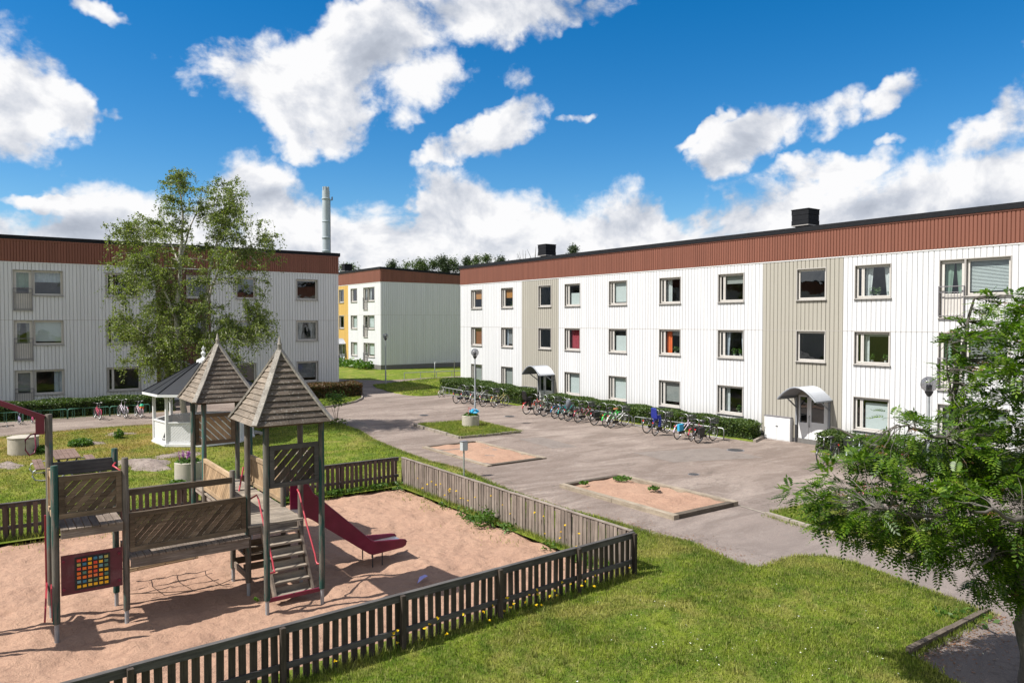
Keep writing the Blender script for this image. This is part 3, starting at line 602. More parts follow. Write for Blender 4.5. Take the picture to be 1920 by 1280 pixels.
# ============================================================ BUILDINGS
INNER = {}
def winmesh(parent, x, z, w, h, kind, fill, vent=True, dark=False):
    """a window of the block: frame with its trim, pane, sill, and what hangs behind the pane"""
    fr = MB(); D0 = .06
    door = kind == 'door'
    # reveal lining and trim
    for (a0, b0, a1, b1) in ((-.032, -.0, 0, h), (w, -.0, w + .032, h), (-.032, h, w + .032, h + .035)):
        fr.box(a0, -.055, b0, a1, .02, b1)
    f = MB()
    fw = .042
    lo = .0
    def ring(x0, z0, x1, z1, wd, ya, yb):
        f.box(x0, ya, z0, x0 + wd, yb, z1); f.box(x1 - wd, ya, z0, x1, yb, z1); f.box(x0 + wd, ya, z1 - wd, x1 - wd, yb, z1); f.box(x0 + wd, ya, z0, x1 - wd, yb, z0 + wd)
    ring(0, 0, w, h, fw, D0, D0 + .09)
    panes = []
    x0 = fw
    if vent and not door:
        vw = .23 if w > 1.05 else .17
        ring(x0, fw, x0 + vw, h - fw, .05, D0 - .015, D0 + .05); panes.append((x0 + .05, fw + .05, x0 + vw - .05, h - fw - .05)); x0 += vw + .02
        f.box(x0 - .02, D0, fw, x0, D0 + .07, h - fw)
    if door:
        ring(x0, fw, w - fw, h - fw, .08, D0 - .012, D0 + .05)
        f.box(x0 + .08, D0 + .005, fw + .08, w - fw - .08, D0 + .035, .80); f.box(x0 + .08, D0 - .005, .80, w - fw - .08, D0 + .045, .88)
        panes.append((x0 + .08, .88, w - fw - .08, h - fw - .08))
    else:
        ring(x0, fw, w - fw, h - fw, .046, D0 - .012, D0 + .05); panes.append((x0 + .046, fw + .046, w - fw - .046, h - fw - .046))
    O = Vector((x, 0, z))
    e = MB(); e.v = [tuple(Vector(v) + O) for v in f.v]; e.f = f.f
    wo_ = e.build('french_door' if door else 'window', 'frame_paint', parent, org=O)
    def sub(mb, nm, mt, **kw):
        o = mb.build(nm, mt, wo_, **kw); return o
    sub(fr, 'trim', 'frame_edge')
    sub(MB().hexa([(-.06, -.11, -.045), (w + .06, -.11, -.045), (w + .06, .06, -.02), (-.06, .06, -.02), (-.06, -.11, -.03), (w + .06, -.11, -.03), (w + .06, .06, .004), (-.06, .06, .004)]), 'sill', 'frame_edge')
    if not door and vent: sub(MB().box(w * .5 - .11, -.075, -.085, w * .5 + .11, -.03, -.05), 'air_inlet', 'frame_paint')
    for p in panes: sub(MB().add([(p[0] - .005, D0 + .018, p[1] - .005), (p[2] + .005, D0 + .018, p[1] - .005), (p[2] + .005, D0 + .018, p[3] + .005), (p[0] - .005, D0 + .018, p[3] + .005)], [(0, 1, 2, 3)]), 'pane', 'glass_dark' if dark else 'glass')
    main = panes[-1]; a, zb, b_, ztp = main; yy = D0 + .16
    def wavy(x0, x1, z0, z1, y, mt, amp=.025, nm='curtain', taper=0):
        n = max(6, int((x1 - x0) / .03)); vs = []; fs = []
        for i in range(n + 1):
            t_ = i / n; xx = x0 + (x1 - x0) * t_; xb = x0 + (x1 - x0) * t_ * (1 - taper) if taper >= 0 else x1 - (x1 - x0) * (1 - t_) * (1 + taper); yv = y + amp * math.sin(t_ * n * .9)
            vs += [(xb, yv, z0), (xx, yv, z1)]
        fs = [(2 * i, 2 * i + 2, 2 * i + 3, 2 * i + 1) for i in range(n)]
        sub(MB().add(vs, fs), nm, mt)
    for fl in fill:
        k = fl[0]
        if k == 'blind':      # mat, fraction covered from the top
            z0 = ztp - (ztp - zb) * fl[2]; sub(MB().box(a - .02, yy - .06, z0, b_ + .02, yy - .055, ztp + .03), 'blind', fl[1])
        elif k == 'low':      # screen on the lower part
            z1 = zb + (ztp - zb) * fl[2]; sub(MB().box(a + .06, yy - .06, zb - .02, b_ + .02, yy - .055, z1), 'screen', fl[1])
        elif k == 'ven':
            mb = MB(); n = int((ztp - zb) * fl[2] / .05)
            for i in range(n): zz = ztp - i * .05; mb.hexa([(a, yy - .08, zz - .02), (b_, yy - .08, zz - .02), (b_, yy - .05, zz + .012), (a, yy - .05, zz + .012), (a, yy - .08, zz - .018), (b_, yy - .08, zz - .018), (b_, yy - .05, zz + .015), (a, yy - .05, zz + .015)])
            sub(mb, 'venetian_blind', fl[1])
        elif k == 'cur': wavy(a - .02, a + (b_ - a) * fl[2], zb - .05, ztp + .02, yy, fl[1], taper=.35); wavy(b_ - (b_ - a) * fl[2], b_ + .02, zb - .05, ztp + .02, yy, fl[1], taper=-.35)
        elif k == 'curL': wavy(a - .02, a + (b_ - a) * fl[2], zb - .05, ztp + .02, yy, fl[1])
        elif k == 'curR': wavy(b_ - (b_ - a) * fl[2], b_ + .02, zb - .05, ztp + .02, yy, fl[1])
        elif k == 'lace': wavy(a - .02, b_ + .02, zb + (ztp - zb) * fl[2], ztp + .02, yy + .03, fl[1], .015)
    return wo_

def railing(parent, x, z, w):
    mb = MB(); y = -.09
    mb.box(x - .03, y - .02, z + 1.13, x + w + .03, y + .02, z + 1.165); mb.box(x - .03, y - .015, z + .92, x + w + .03, y + .015, z + .945); mb.box(x - .03, y - .015, z + .05, x + w + .03, y + .015, z + .075)
    for xx in (x - .015, x + w + .015): mb.box(xx - .015, y - .014, z + .04, xx + .015, y + .014, z + 1.13)
    n = 7
    for i in range(n): xx = x + w * (i + .9) / (n + .8); mb.box(xx - .008, y - .008, z + .075, xx + .008, y + .008, z + .92)
    for zz in (z + .9, z + .1): mb.box(x - .02, y, zz, x + .0, .05, zz + .03); mb.box(x + w, y, zz, x + w + .02, .05, zz + .03)
    return mb.build('railing', 'rail_grey', parent)

def entrance(parent, x, w, canopy_x, h=2.12, lm='white_paint'):
    """glazed door with side light under a corrugated arched canopy; x is the left side of the opening"""
    d = MB(); sx_ = .42
    for a in (0, sx_, w - .07): d.box(x + a, .02, .03, x + a + .07, .10, h)
    d.box(x + .07, .02, h - .07, x + w - .07, .10, h); d.box(x + .07, .025, .03, x + sx_, .095, .12); d.box(x + .07, .03, .85, x + sx_, .09, .92); d.box(x + .07, .04, .12, x + sx_, .07, .85)
    dr = d.build('door_frame', lm, parent, org=(x, 0, 0))
    lf = MB(); x0 = sx_ + .08; x1 = w - .08
    for a, b_, c_, e_ in ((x0, .05, x0 + .11, h - .08), (x1 - .11, .05, x1, h - .08), (x0 + .11, h - .19, x1 - .11, h - .08), (x0 + .11, .85, x1 - .11, .97), (x0 + .11, .05, x1 - .11, .16)): lf.box(a, .03, b_, c_, .085, e_)
    lf.box(x0 + .11, .045, .16, x1 - .11, .07, .85)
    do = MB(); do.v = [tuple(Vector(v) + Vector((x, 0, 0))) for v in lf.v]; do.f = lf.f
    door = do.build('door', lm, parent, org=(x, 0, 0))
    MB().add([(x0 + .11, .055, .97), (x1 - .11, .055, .97), (x1 - .11, .055, h - .19), (x0 + .11, .055, h - .19)], [(0, 1, 2, 3)]).build('pane', 'glass_dark', door)
    MB().add([(.07, .055, .92), (sx_, .055, .92), (sx_, .055, h - .07), (.07, .055, h - .07)], [(0, 1, 2, 3)]).build('pane', 'glass_dark', dr)
    MB().tube([(x0 + .05, .0, .75), (x0 + .05, -.03, .78), (x0 + .05, -.03, 1.22), (x0 + .05, .0, 1.25)], .016, 6).build('handle', 'dark_metal', door)
    cx, cw, pr = canopy_x, 1.8, 1.25; n = 20; rise = .55; ze = 2.0
    zf = lambda t_: ze + rise * math.sin(PI * t_) ** .9
    mb = MB(); k = 48; vs = []; fs = []
    for j in range(k + 1):
        y = .0 - pr * j / k; dz = .02 * (1 if j % 2 else -1)
        for i in range(n + 1): t_ = i / n; vs.append((cx - cw / 2 + cw * t_, y, zf(t_) + dz))
    fs = [(j * (n + 1) + i, j * (n + 1) + i + 1, (j + 1) * (n + 1) + i + 1, (j + 1) * (n + 1) + i) for j in range(k) for i in range(n)]
    m2 = len(vs); vs += [(v[0], v[1], v[2] - .015) for v in vs[:m2]]; fs += [tuple(i + m2 for i in f)[::-1] for f in fs]
    can = MB().add(vs, fs).build('canopy', 'hood_metal', parent, smooth=False)
    rim = MB()
    for y in (0.0, -pr):
        rim.tube([(cx - cw / 2 + cw * i / n, y, zf(i / n) + .0) for i in range(n + 1)], .045 if y else .03, 6)
    for xx in (cx - cw / 2, cx + cw / 2): rim.beam((xx, 0, ze), (xx, -pr, ze), .05, .06)
    rim.build('rim', 'hood_metal', can, smooth=True)
    br = MB()
    for xx in (cx - cw / 2 + .12, cx + cw / 2 - .12):
        br.beam((xx, -.03, 1.55), (xx, -.75, ze + .02), .04, .05); br.box(xx - .04, -.07, .9, xx + .04, -.02, ze + .05); br.beam((xx, -.04, ze + .04), (xx, -pr + .05, ze + .04), .04, .05)
    br.build('bracket', 'hood_metal', can)
    for xx in (x - .11, x + w + .03): MB().box(xx, -.06, .03, xx + .08, .05, 2.05).build('post', 'lamp_metal', parent, org=(xx, 0, 0)); MB().box(xx - .006, -.075, .03, xx + .086, .05, .8).build('post_foot', 'dark_metal', parent, org=(xx, 0, 0))

def block(name, label, loc, rz, L, D, sections, openings, maxparts, part_range, endmat=None, end=False):
    B = thing(name, label, 'apartment block', loc, rz)
    H = 8.02
    # load-bearing wall with its openings
    S = sorted({0, L, *[o[k] for o in openings for k in ('s0', 's1')]}); Zs = sorted({-1.0, H, *[o[k] for o in openings for k in ('z0', 'z1')]})
    wl = MB()
    for i in range(len(S) - 1):
        for j in range(len(Zs) - 1):
            sm, zm = (S[i] + S[i + 1]) / 2, (Zs[j] + Zs[j + 1]) / 2
            if any(o['s0'] < sm < o['s1'] and o['z0'] < zm < o['z1'] for o in openings): continue
            wl.box(S[i], 0, Zs[j], S[i + 1], .25, Zs[j + 1])
    wl.box(0, .25, -1, .25, D, H); wl.box(L - .25, .25, -1, L, D, H); wl.box(.25, D - .25, -1, L - .25, D, H)
    wl.build('wall', 'room_wall', B)
    fl = MB()
    for z in (.0, 2.62, 5.32, 7.9): fl.box(.25, .25, z - .12, L - .25, D - .25, z)
    fl.build('floor_slab', 'room_floor', B)
    pt = MB(); pt.box(.25, 4.2, 0, L - .25, 4.3, H - .15)
    for o in openings[::2]: pt.box(max(.3, o['s0'] - .9), .27, 0, max(.3, o['s0'] - .9) + .1, 4.2, H - .15)
    pt.build('partition', 'room_wall', B)
    MB().box(-.02, -.02, -1, L + .02, 0, .22).build('plinth', 'concrete_dark', B) if not end else MB().box(-.02, -.02, -1, L + .02, D + .02, .24).build('plinth', 'concrete_dark', B)
    def boards(T, s0, s1, ops, pitch, levels, dz=.030, gap=.016):
        out = []; n = max(1, round((s1 - s0) / pitch)); w = (s1 - s0) / n
        for i in range(n):
            a = s0 + i * w; b_ = a + w
            cuts = sorted({a, b_, *[x for o in ops for x in (o['s0'] - .032, o['s1'] + .032) if a < x < b_]})
            for a2, b2 in zip(cuts[:-1], cuts[1:]):
                if b2 - a2 < .012: continue
                sm = (a2 + b2) / 2
                for lz0, lz1 in levels:
                    blk = sorted([(o['z0'] - .03, o['z1'] + .035) for o in ops if o['s0'] - .032 <= sm <= o['s1'] + .032 and o['z1'] > lz0 and o['z0'] < lz1])
                    z = lz0
                    for c0, c1 in blk + [(lz1, lz1)]:
                        if c0 - z > .02:
                            g0 = gap if a2 == a else .002; g1 = gap if b2 == b_ else .002
                            e0 = .0025 if a2 == a else 0; e1 = .0025 if b2 == b_ else 0; P = [T(a2 + e0, 0, z), T(b2 - e1, 0, z), T(b2 - g1, dz, z), T(a2 + g0, dz, z)]; P2 = [T(a2 + e0, 0, c0), T(b2 - e1, 0, c0), T(b2 - g1, dz, c0), T(a2 + g0, dz, c0)]
                            out.append((P, P2, sm, (b2 - a2) * (c0 - z)))
                        z = max(z, c1)
        return out
    BF = [(3, 2, 6, 7), (0, 3, 7, 4), (2, 1, 5, 6), (4, 7, 6, 5), (0, 1, 2, 3)]
    front = lambda s, o, z: (s, -o, z)
    rend = lambda t_, o, z: (L + o, t_, z)
    lend = lambda t_, o, z: (-o, D - t_, z)
    back = lambda s, o, z: (L - s, D + o, z)
    LV = [(.2, 4.945), (4.965, H)]
    cnt = 0
    for (a, b_, mt) in sections:
        bs = boards(front, a, b_, [o for o in openings if o['s1'] > a and o['s0'] < b_], .20 if rz else .175, LV)
        one = []; rest = []
        for p in bs:
            if part_range[0] <= p[2] <= part_range[1] and cnt < maxparts and p[3] > .03: one.append(p); cnt += 1
            else: rest.append(p)
        for p in one: MB().add(p[0] + p[1], BF).build('board', mt, B, org=p[0][0])
        if rest:
            mb = MB()
            for p in rest: mb.add(p[0] + p[1], BF)
            mb.build('cladding', mt, B, kind='stuff')
    em = endmat or sections[0][2]
    for T, ln in ((rend, D), (lend, D), (back, L)):
        mb = MB()
        for p in boards(T, 0, ln, [], .2, LV): mb.add(p[0] + p[1], BF)
        mb.build('cladding', em, B, kind='stuff')
    # fascia of narrow red boards, falling gently towards the back
    sl_ = .036
    for T, ln, top in ((front, L, lambda t_: 0), (rend, D, lambda t_: t_ * sl_), (lend, D, lambda t_: (D - t_) * sl_), (back, L, lambda t_: D * sl_)):
        mb = MB(); n = round(ln / .135); w = ln / n
        for i in range(n):
            a, b_ = i * w, (i + 1) * w; g = .02; z0 = 8.07; z1a, z1b = 9.20 - top(a), 9.20 - top(b_)
            mb.add([T(a, .03, z0), T(b_, .03, z0), T(b_ - g, .06, z0), T(a + g, .06, z0), T(a, .03, z1a), T(b_, .03, z1b), T(b_ - g, .06, z1b), T(a + g, .06, z1a)], BF)
        mb.build('fascia_boards', 'clad_red', B, kind='stuff')
    def band(z0, z1, o, mt, nm, slope=True):
        mb = MB(); k = sl_ if slope else 0
        c = [(-o, -o), (L + o, -o), (L + o, D + o), (-o, D + o)]; zz = [0, 0, -k * D, -k * D]; i_ = [(.1, .1), (L - .1, .1), (L - .1, D - .1), (.1, D - .1)]
        for a in range(4):
            b_ = (a + 1) % 4
            mb.hexa([(*c[a], z0 + zz[a]), (*c[b_], z0 + zz[b_]), (*i_[b_], z0 + zz[b_]), (*i_[a], z0 + zz[a]), (*c[a], z1 + zz[a]), (*c[b_], z1 + zz[b_]), (*i_[b_], z1 + zz[b_]), (*i_[a], z1 + zz[a])])
        mb.build(nm, mt, B)
    band(8.02, 8.065, .05, 'white_paint', 'fascia_trim', False)
    band(8.3, 9.20, .03, 'clad_red', 'fascia_backing'); band(9.203, 9.255, .085, 'clad_red_edge', 'fascia_cap'); band(9.258, 9.47, .12, 'roof_black', 'roof_flashing')
    MB().hexa([(.1, .1, 8.9), (L - .1, .1, 8.9), (L - .1, D - .1, 8.5), (.1, D - .1, 8.5), (.1, .1, 9.3), (L - .1, .1, 9.3), (L - .1, D - .1, 9.3 - sl_ * D), (.1, D - .1, 9.3 - sl_ * D)]).build('roof', 'roof_black', B)
    MB().box(.02, -.034, 4.945, L - .02, -.0, 4.965).build('joint_flashing', 'frame_edge', B)
    if end: MB().box(L, .02, 4.945, L + .034, D - .02, 4.965).build('joint_flashing', 'frame_edge', B)
    for o in openings:
        if o['k'] == 'entrance': entrance(B, o['s0'], o['s1'] - o['s0'], (o['s0'] + o['s1']) / 2 + .02); continue
        winmesh(B, o['s0'], o['z0'], o['s1'] - o['s0'], o['z1'] - o['z0'], o['k'], o.get('f', []), o.get('vent', True), o.get('dark', False))
        if o['k'] == 'door': railing(B, o['s0'], o['z0'], o['s1'] - o['s0'])
    return B
def vent(B, s, d, z=9.25, w=.88, h=.72):
    c = Vector((s, d, z)); mb = MB()
    mb.box(s - w * .36, d - w * .36, z - .6, s + w * .36, d + w * .36, z + .22)
    v = mb.build('roof_vent', 'roof_black', B)
    MB().box(s - w / 2, d - w / 2, z + .19, s + w / 2, d + w / 2, z + .225).build('rim', 'frame_edge', v)
    z0 = z + .225
    for i in range(3):
        MB().box(s - w / 2 + .01 * (i % 2), d - w / 2 + .01 * (i % 2), z0 + i * .235, s + w / 2 - .01 * (i % 2), d + w / 2 - .01 * (i % 2), z0 + i * .235 + .225).build('louvre', 'roof_black', v)
    MB().box(s - w / 2 - .02, d - w / 2 - .02, z0 + .705, s + w / 2 + .02, d + w / 2 + .02, z0 + .74).build('vent_cap', 'roof_black', v)

FZ = [(.92, 2.24), (3.62, 4.92), (6.30, 7.62)]     # sill and head of the three storeys
# ---- right block, facing -X; s = 47.45 - Y
Y0 = 47.45; R = []
def col(y0, y1, fills, kind='win', vent=True, dark=False, floors=(0, 1, 2), zs=FZ):
    for k in floors:
        f = fills[k]
        if f is None: continue
        z0, z1 = zs[k]
        if kind == 'door': z0 -= .80
        R.append(dict(s0=Y0 - y0, s1=Y0 - y1, z0=z0, z1=z1, k=kind, f=f, vent=vent, dark=dark))
col(45.93, 44.53, [[('blind', 'blind_grey', 1.)], [('blind', 'blind_brown', 1.)], [('blind', 'blind_orange', .5)]])
col(42.09, 40.74, [[('blind', 'blind_grey', 1.), ('cur', 'curtain_grey', .3)], [('lace', 'curtain_grey', .1), ('cur', 'curtain_lace', .25)], [('blind', 'blind_orange', .5)]])
col(37.89, 36.63, [None, [], []], vent=False, dark=True)
col(35.25, 33.85, [[('blind', 'blind_white', 1.)], [('lace', 'curtain_red', .0)], [('low', 'blind_white', .6)]])
col(31.30, 29.90, [[('blind', 'blind_white', 1.)], [('low', 'blind_white', .75)], [('blind', 'blind_white', .95)]])
col(27.42, 26.00, [[('ven', 'blind_grey', .9)], [('curL', 'curtain_orange', .35), ('lace', 'curtain_grey', .8)], [('curL', 'curtain_white', .3)]])
col(23.57, 22.12, [[('curL', 'curtain_white', .2)], [('cur', 'curtain_lace', .2)], [('blind', 'blind_grey', .33)]])
col(19.29, 17.94, [None, [('cur', 'curtain_dark', .05)], []], vent=False, dark=True)
col(16.62, 15.17, [[('low', 'blind_white', .9)], [('curL', 'curtain_white', .16), ('blind', 'blind_grey', .08)], [('cur', 'curtain_white', .28)]])
col(13.31, 12.46, [[('cur', 'curtain_grey', .3)], [('curL', 'curtain_green', .35), ('blind', 'blind_grey', .2)], [('cur', 'curtain_green', .45)]], 'door')
col(12.40, 10.96, [[('blind', 'blind_grey', .5)], [('ven', 'curtain_grey', 1.)], [('ven', 'blind_white', 1.)]], vent=False)
col(8.9, 8.05, [[], [('cur', 'curtain_white', .3)], []], 'door'); col(8.0, 6.5, [[('blind', 'blind_white', .5)], [], [('cur', 'curtain_white', .2)]], vent=False)
col(4.2, 2.8, [[], [('blind', 'blind_white', .5)], []]); col(.2, -1.2, [None, [], []], vent=False, dark=True)
R.append(dict(s0=Y0 - 37.85, s1=Y0 - 36.45, z0=0.0, z1=2.12, k='entrance')); R.append(dict(s0=Y0 - 19.2, s1=Y0 - 17.8, z0=0.0, z1=2.12, k='entrance'))
RB = block('apartment_block', 'long white apartment block on the right with beige entrance strips and bikes along its front', (29.35, Y0, 0), -PI / 2, 60, 11,
      [(0, Y0 - 39.72, 'clad_white'), (Y0 - 39.72, Y0 - 35.87, 'clad_beige'), (Y0 - 35.87, Y0 - 21.06, 'clad_white'), (Y0 - 21.06, Y0 - 17.15, 'clad_beige'), (Y0 - 17.15, 60, 'clad_white')], R, 290, (Y0 - 24.6, Y0 - 10.3))
vent(RB, Y0 - 20.34, 2.15, 9.6); vent(RB, Y0 - 39.8, 2.15, 9.6)
def meterbox(B, s0, s1, h=1.06):
    mb = MB().box(s0, -.22, .02, s1, -.03, h); o = mb.build('utility_box', 'white_paint', B, org=(s0, 0, 0))
    w = s1 - s0
    MB().box(-.02, -.24, h, w + .02, -.03, h + .035).build('box_lid', 'rail_grey', o)
    for k in (0, 1): MB().box(.03 + k * w / 2, -.235, .06, w / 2 - .015 + k * w / 2, -.222, h - .05).build('box_door', 'white_paint', o)
    MB().box(w / 2 - .06, -.25, h * .6, w / 2 + .07, -.236, h * .6 + .03).build('handle', 'dark_metal', o)
meterbox(RB, Y0 - 20.78, Y0 - 19.45); meterbox(RB, Y0 - 39.35, Y0 - 38.1)
# ---- left block, facing -Y; s = X + 25
Y0 = 0; L_ = []
def lcol(x0, x1, fills, kind='win', vent=True, dark=False):
    for k in range(3):
        f = fills[k]
        if f is None: continue
        z0, z1 = FZ[k]
        if kind == 'door': z0 -= .8
        L_.append(dict(s0=x0 + 25, s1=x1 + 25, z0=z0, z1=z1, k=kind, f=f, vent=vent, dark=dark))
for dx in (0, -12):
    lcol(1.55 + dx, 2.36 + dx, [[('blind', 'curtain_grey', .9)], [('cur', 'curtain_grey', .3)], [('lace', 'curtain_green', .3)]], 'door')
    lcol(2.42 + dx, 3.79 + dx, [[('curR', 'curtain_lace', .3)], [('blind', 'blind_white', .92)], [('lace', 'curtain_lace', .55)]], vent=False)
    lcol(5.92 + dx, 7.62 + dx, [[], [('curL', 'curtain_white', .25)], [('cur', 'curtain_dark', .12)]])
lcol(10.2, 11.39, [None, [], []], vent=False, dark=True)
lcol(13.07, 14.25, [[], [('cur', 'curtain_white', .2)], [('blind', 'blind_white', .3)]], vent=False, dark=True)
lcol(16.9, 18.31, [[('ven', 'curtain_grey', .9)], [('cur', 'curtain_grey', .35)], []], vent=False)
L_.append(dict(s0=8.9 + 25, s1=10.1 + 25, z0=0.0, z1=2.12, k='entrance'))
LB = block('apartment_block', 'white three-storey apartment block on the left behind the birch, with a brown entrance strip', (-25, 47.7, .47), 0, 44.78, 11,
      [(0, 33.5, 'clad_white'), (33.5, 36.55, 'clad_brown'), (36.55, 44.78, 'clad_white')], L_, 0, (0, 0))
# ---- far block between them, facing -X; s = 109 - Y
Yf = 109; Mo = []
def mcol(y0, y1, fills, kind='win', vent=True, dark=False):
    for k in range(3):
        f = fills[k]
        if f is None: continue
        z0, z1 = FZ[k]
        if kind == 'door': z0 -= .8
        Mo.append(dict(s0=Yf - y0, s1=Yf - y1, z0=z0, z1=z1, k=kind, f=f, vent=vent, dark=dark))
for dy in (0, 17, 30):
    mcol(67.85 + dy, 66.95 + dy, [[('cur', 'curtain_white', .3)], [], [('cur', 'curtain_white', .3)]], 'door')
    mcol(66.9 + dy, 65.4 + dy, [[('blind', 'blind_white', .9)], [('blind', 'blind_white', .95)], [('cur', 'curtain_white', .3)]], vent=False)
    mcol(70.9 + dy, 69.4 + dy, [[('blind', 'blind_white', 1.)], [('blind', 'blind_white', 1.)], []])
mcol(73.9, 72.7, [None, [], []], vent=False, dark=True)
Mo.append(dict(s0=Yf - 73.9, s1=Yf - 72.5, z0=0.0, z1=2.12, k='entrance'))
FB = block('apartment_block', 'small looking white apartment block in the gap between the other two, with a yellow strip', (30.8, Yf, 1.02), -PI / 2, 109 - 64.1, 11.5,
      [(0, Yf - 75.5, 'clad_white'), (Yf - 75.5, Yf - 71.6, 'clad_yellow'), (Yf - 71.6, Yf - 64.1, 'clad_white')], Mo, 0, (0, 0), end=True)
vent(FB, Yf - 77.1, 2.2, 9.65)
# ============================================================ PLAYGROUND FENCE
def fence(p, q, label, posts, rail_side, slatmat, railmat, z_off=.0, pitch=.157, cap=True):
    """picket fence from p to q; rails and posts on rail_side (+1 left of the direction, -1 right)"""
    p = Vector((*p, 0)); q = Vector((*q, 0)); L_ = (q - p).length; d = (q - p).normalized(); nrm = Vector((-d.y, d.x, 0)) * rail_side
    ang = math.atan2(d.y, d.x)
    F = thing('picket_fence', label, 'fence', (p.x, p.y, zt(p.y) + z_off), ang)
    s = rail_side; n = int(L_ / pitch)
    meshes = []
    for i in range(5):
        w = .098 + .004 * (i % 3); tp = [0, .004, -.003, .006, -.005][i]
        o = MB().hexa([(-w/2, -.011, 0), (w/2, -.011, 0), (w/2, .011, 0), (-w/2, .011, 0), (-w/2, -.011, .90 + tp), (w/2, -.011, .90 - tp), (w/2, .011, .90 - tp), (-w/2, .011, .90 + tp)]).build('slat', slatmat, F); meshes.append(o)
    for i in range(n):
        src = meshes[i % 5] if i >= 5 else None
        o = inst(src, F) if src else meshes[i]
        pos = (i + .5) * pitch; y = p.y + d.y * pos
        o.location = (pos + random.uniform(-.006, .006), random.uniform(-.003, .003), zt(y) - zt(p.y) + random.uniform(-.012, .01)); o.rotation_euler = (random.uniform(-.012, .012), random.uniform(-.014, .014), random.uniform(-.04, .04))
    cuts = [0] + [c for c in posts if 0 < c < L_] + [L_]
    for a, b_ in zip(cuts[:-1], cuts[1:]):
        wob = random.uniform(-.008, .008)
        for z, h in ((.86, .095), (.33, .085)):
            MB().beam((a + .002, s * .034, z + wob), (b_ - .002, s * .034, z + wob * .3), .04, h).build('rail', railmat, F, org=(a, s * .034, z))
        if cap: MB().beam((a + .002, s * .022, .925 + wob), (b_ - .002, s * .022, .925 + wob * .3), .085, .022).build('cap_rail', railmat, F, org=(a, s * .02, .925))
    for c in posts:
        MB().beam((c, s * .10, -.1), (c, s * .10, .925), .075, .075, up=(1, 0, 0)).build('post', slatmat, F, org=(c, s * .10, -.1))
    return F
FA, FBc = Vector((-1.2, 10.39)), Vector((11.12, 11.12)); dd = (FBc - FA).normalized()
fence(FA, FBc, 'picket fence darkened with painted shade along the near side of the play area, its rails towards the lawn', [((x - FA.x) / dd.x) for x in (-.5, 1.5, 3.5, 5.5, 7.5, 9.45, 11.06)], -1, 'shaded_slat', 'dark_rail')
fence((11.14, 11.2), (11.14, 21.72), 'sunlit grey picket fence of close slats between the play sand and the sandboxes', [.1, 2.1, 4.2, 6.3, 8.4, 10.4], -1, 'grey_wood_z', 'grey_wood_x', pitch=.128)
fence((5.9, 21.75), (11.08, 21.75), 'brown picket fence at the back of the play area, right of the two wooden roofs', [1.2, 3.2, 5.1], 1, 'brown_slat', 'dark_rail')
fence((-7, 21.75), (5.8, 21.75), 'brown picket fence at the back of the play area, seen behind the play bridge', [1.5, 3.5, 5.5, 7.5, 9.5, 11.5], 1, 'brown_slat', 'dark_rail')

# ============================================================ PLAY STRUCTURE
PS = thing('play_structure', 'large weathered wooden play structure with two shingled tower roofs, bridge, stairs and dark red slide', 'play structure', (1.0, 13.6, .07))
PO = Vector(PS.location)
def W2(p): return Vector(p) - PO
def pbeam(name, p, q, w, h, mat, parent=PS, up=(0, 0, 1)):
    a, b_ = W2(p), W2(q); return MB().beam(a, b_, w, h, up).build(name, mat, parent, org=a)
def pbox(name, a, b_, mat, parent=PS):
    return MB().box(*W2(a), *W2(b_)).build(name, mat, parent, org=W2(a))
ppost = lambda x, y, h, mat='post_wood', r=.062: None
def post(x, y, h, mat='post_wood', r=.056):
    c = W2((x, y, 0)); prof = [(r * .97, .22), (r, .26), (r * 1.0, h - .01), (r * .9, h)]
    o = MB().lathe([(a, z + .0) for a, z in prof], 14, (c.x, c.y, -PO.z)).build('post', mat, PS, org=(c.x, c.y, 0), smooth=True)
    MB().lathe([(.036, -.25), (.036, .24)], 10, (c.x, c.y, -PO.z)).build('footing', 'lamp_metal', o, org=None, smooth=True).location = -Vector((c.x, c.y, 0))
    return o
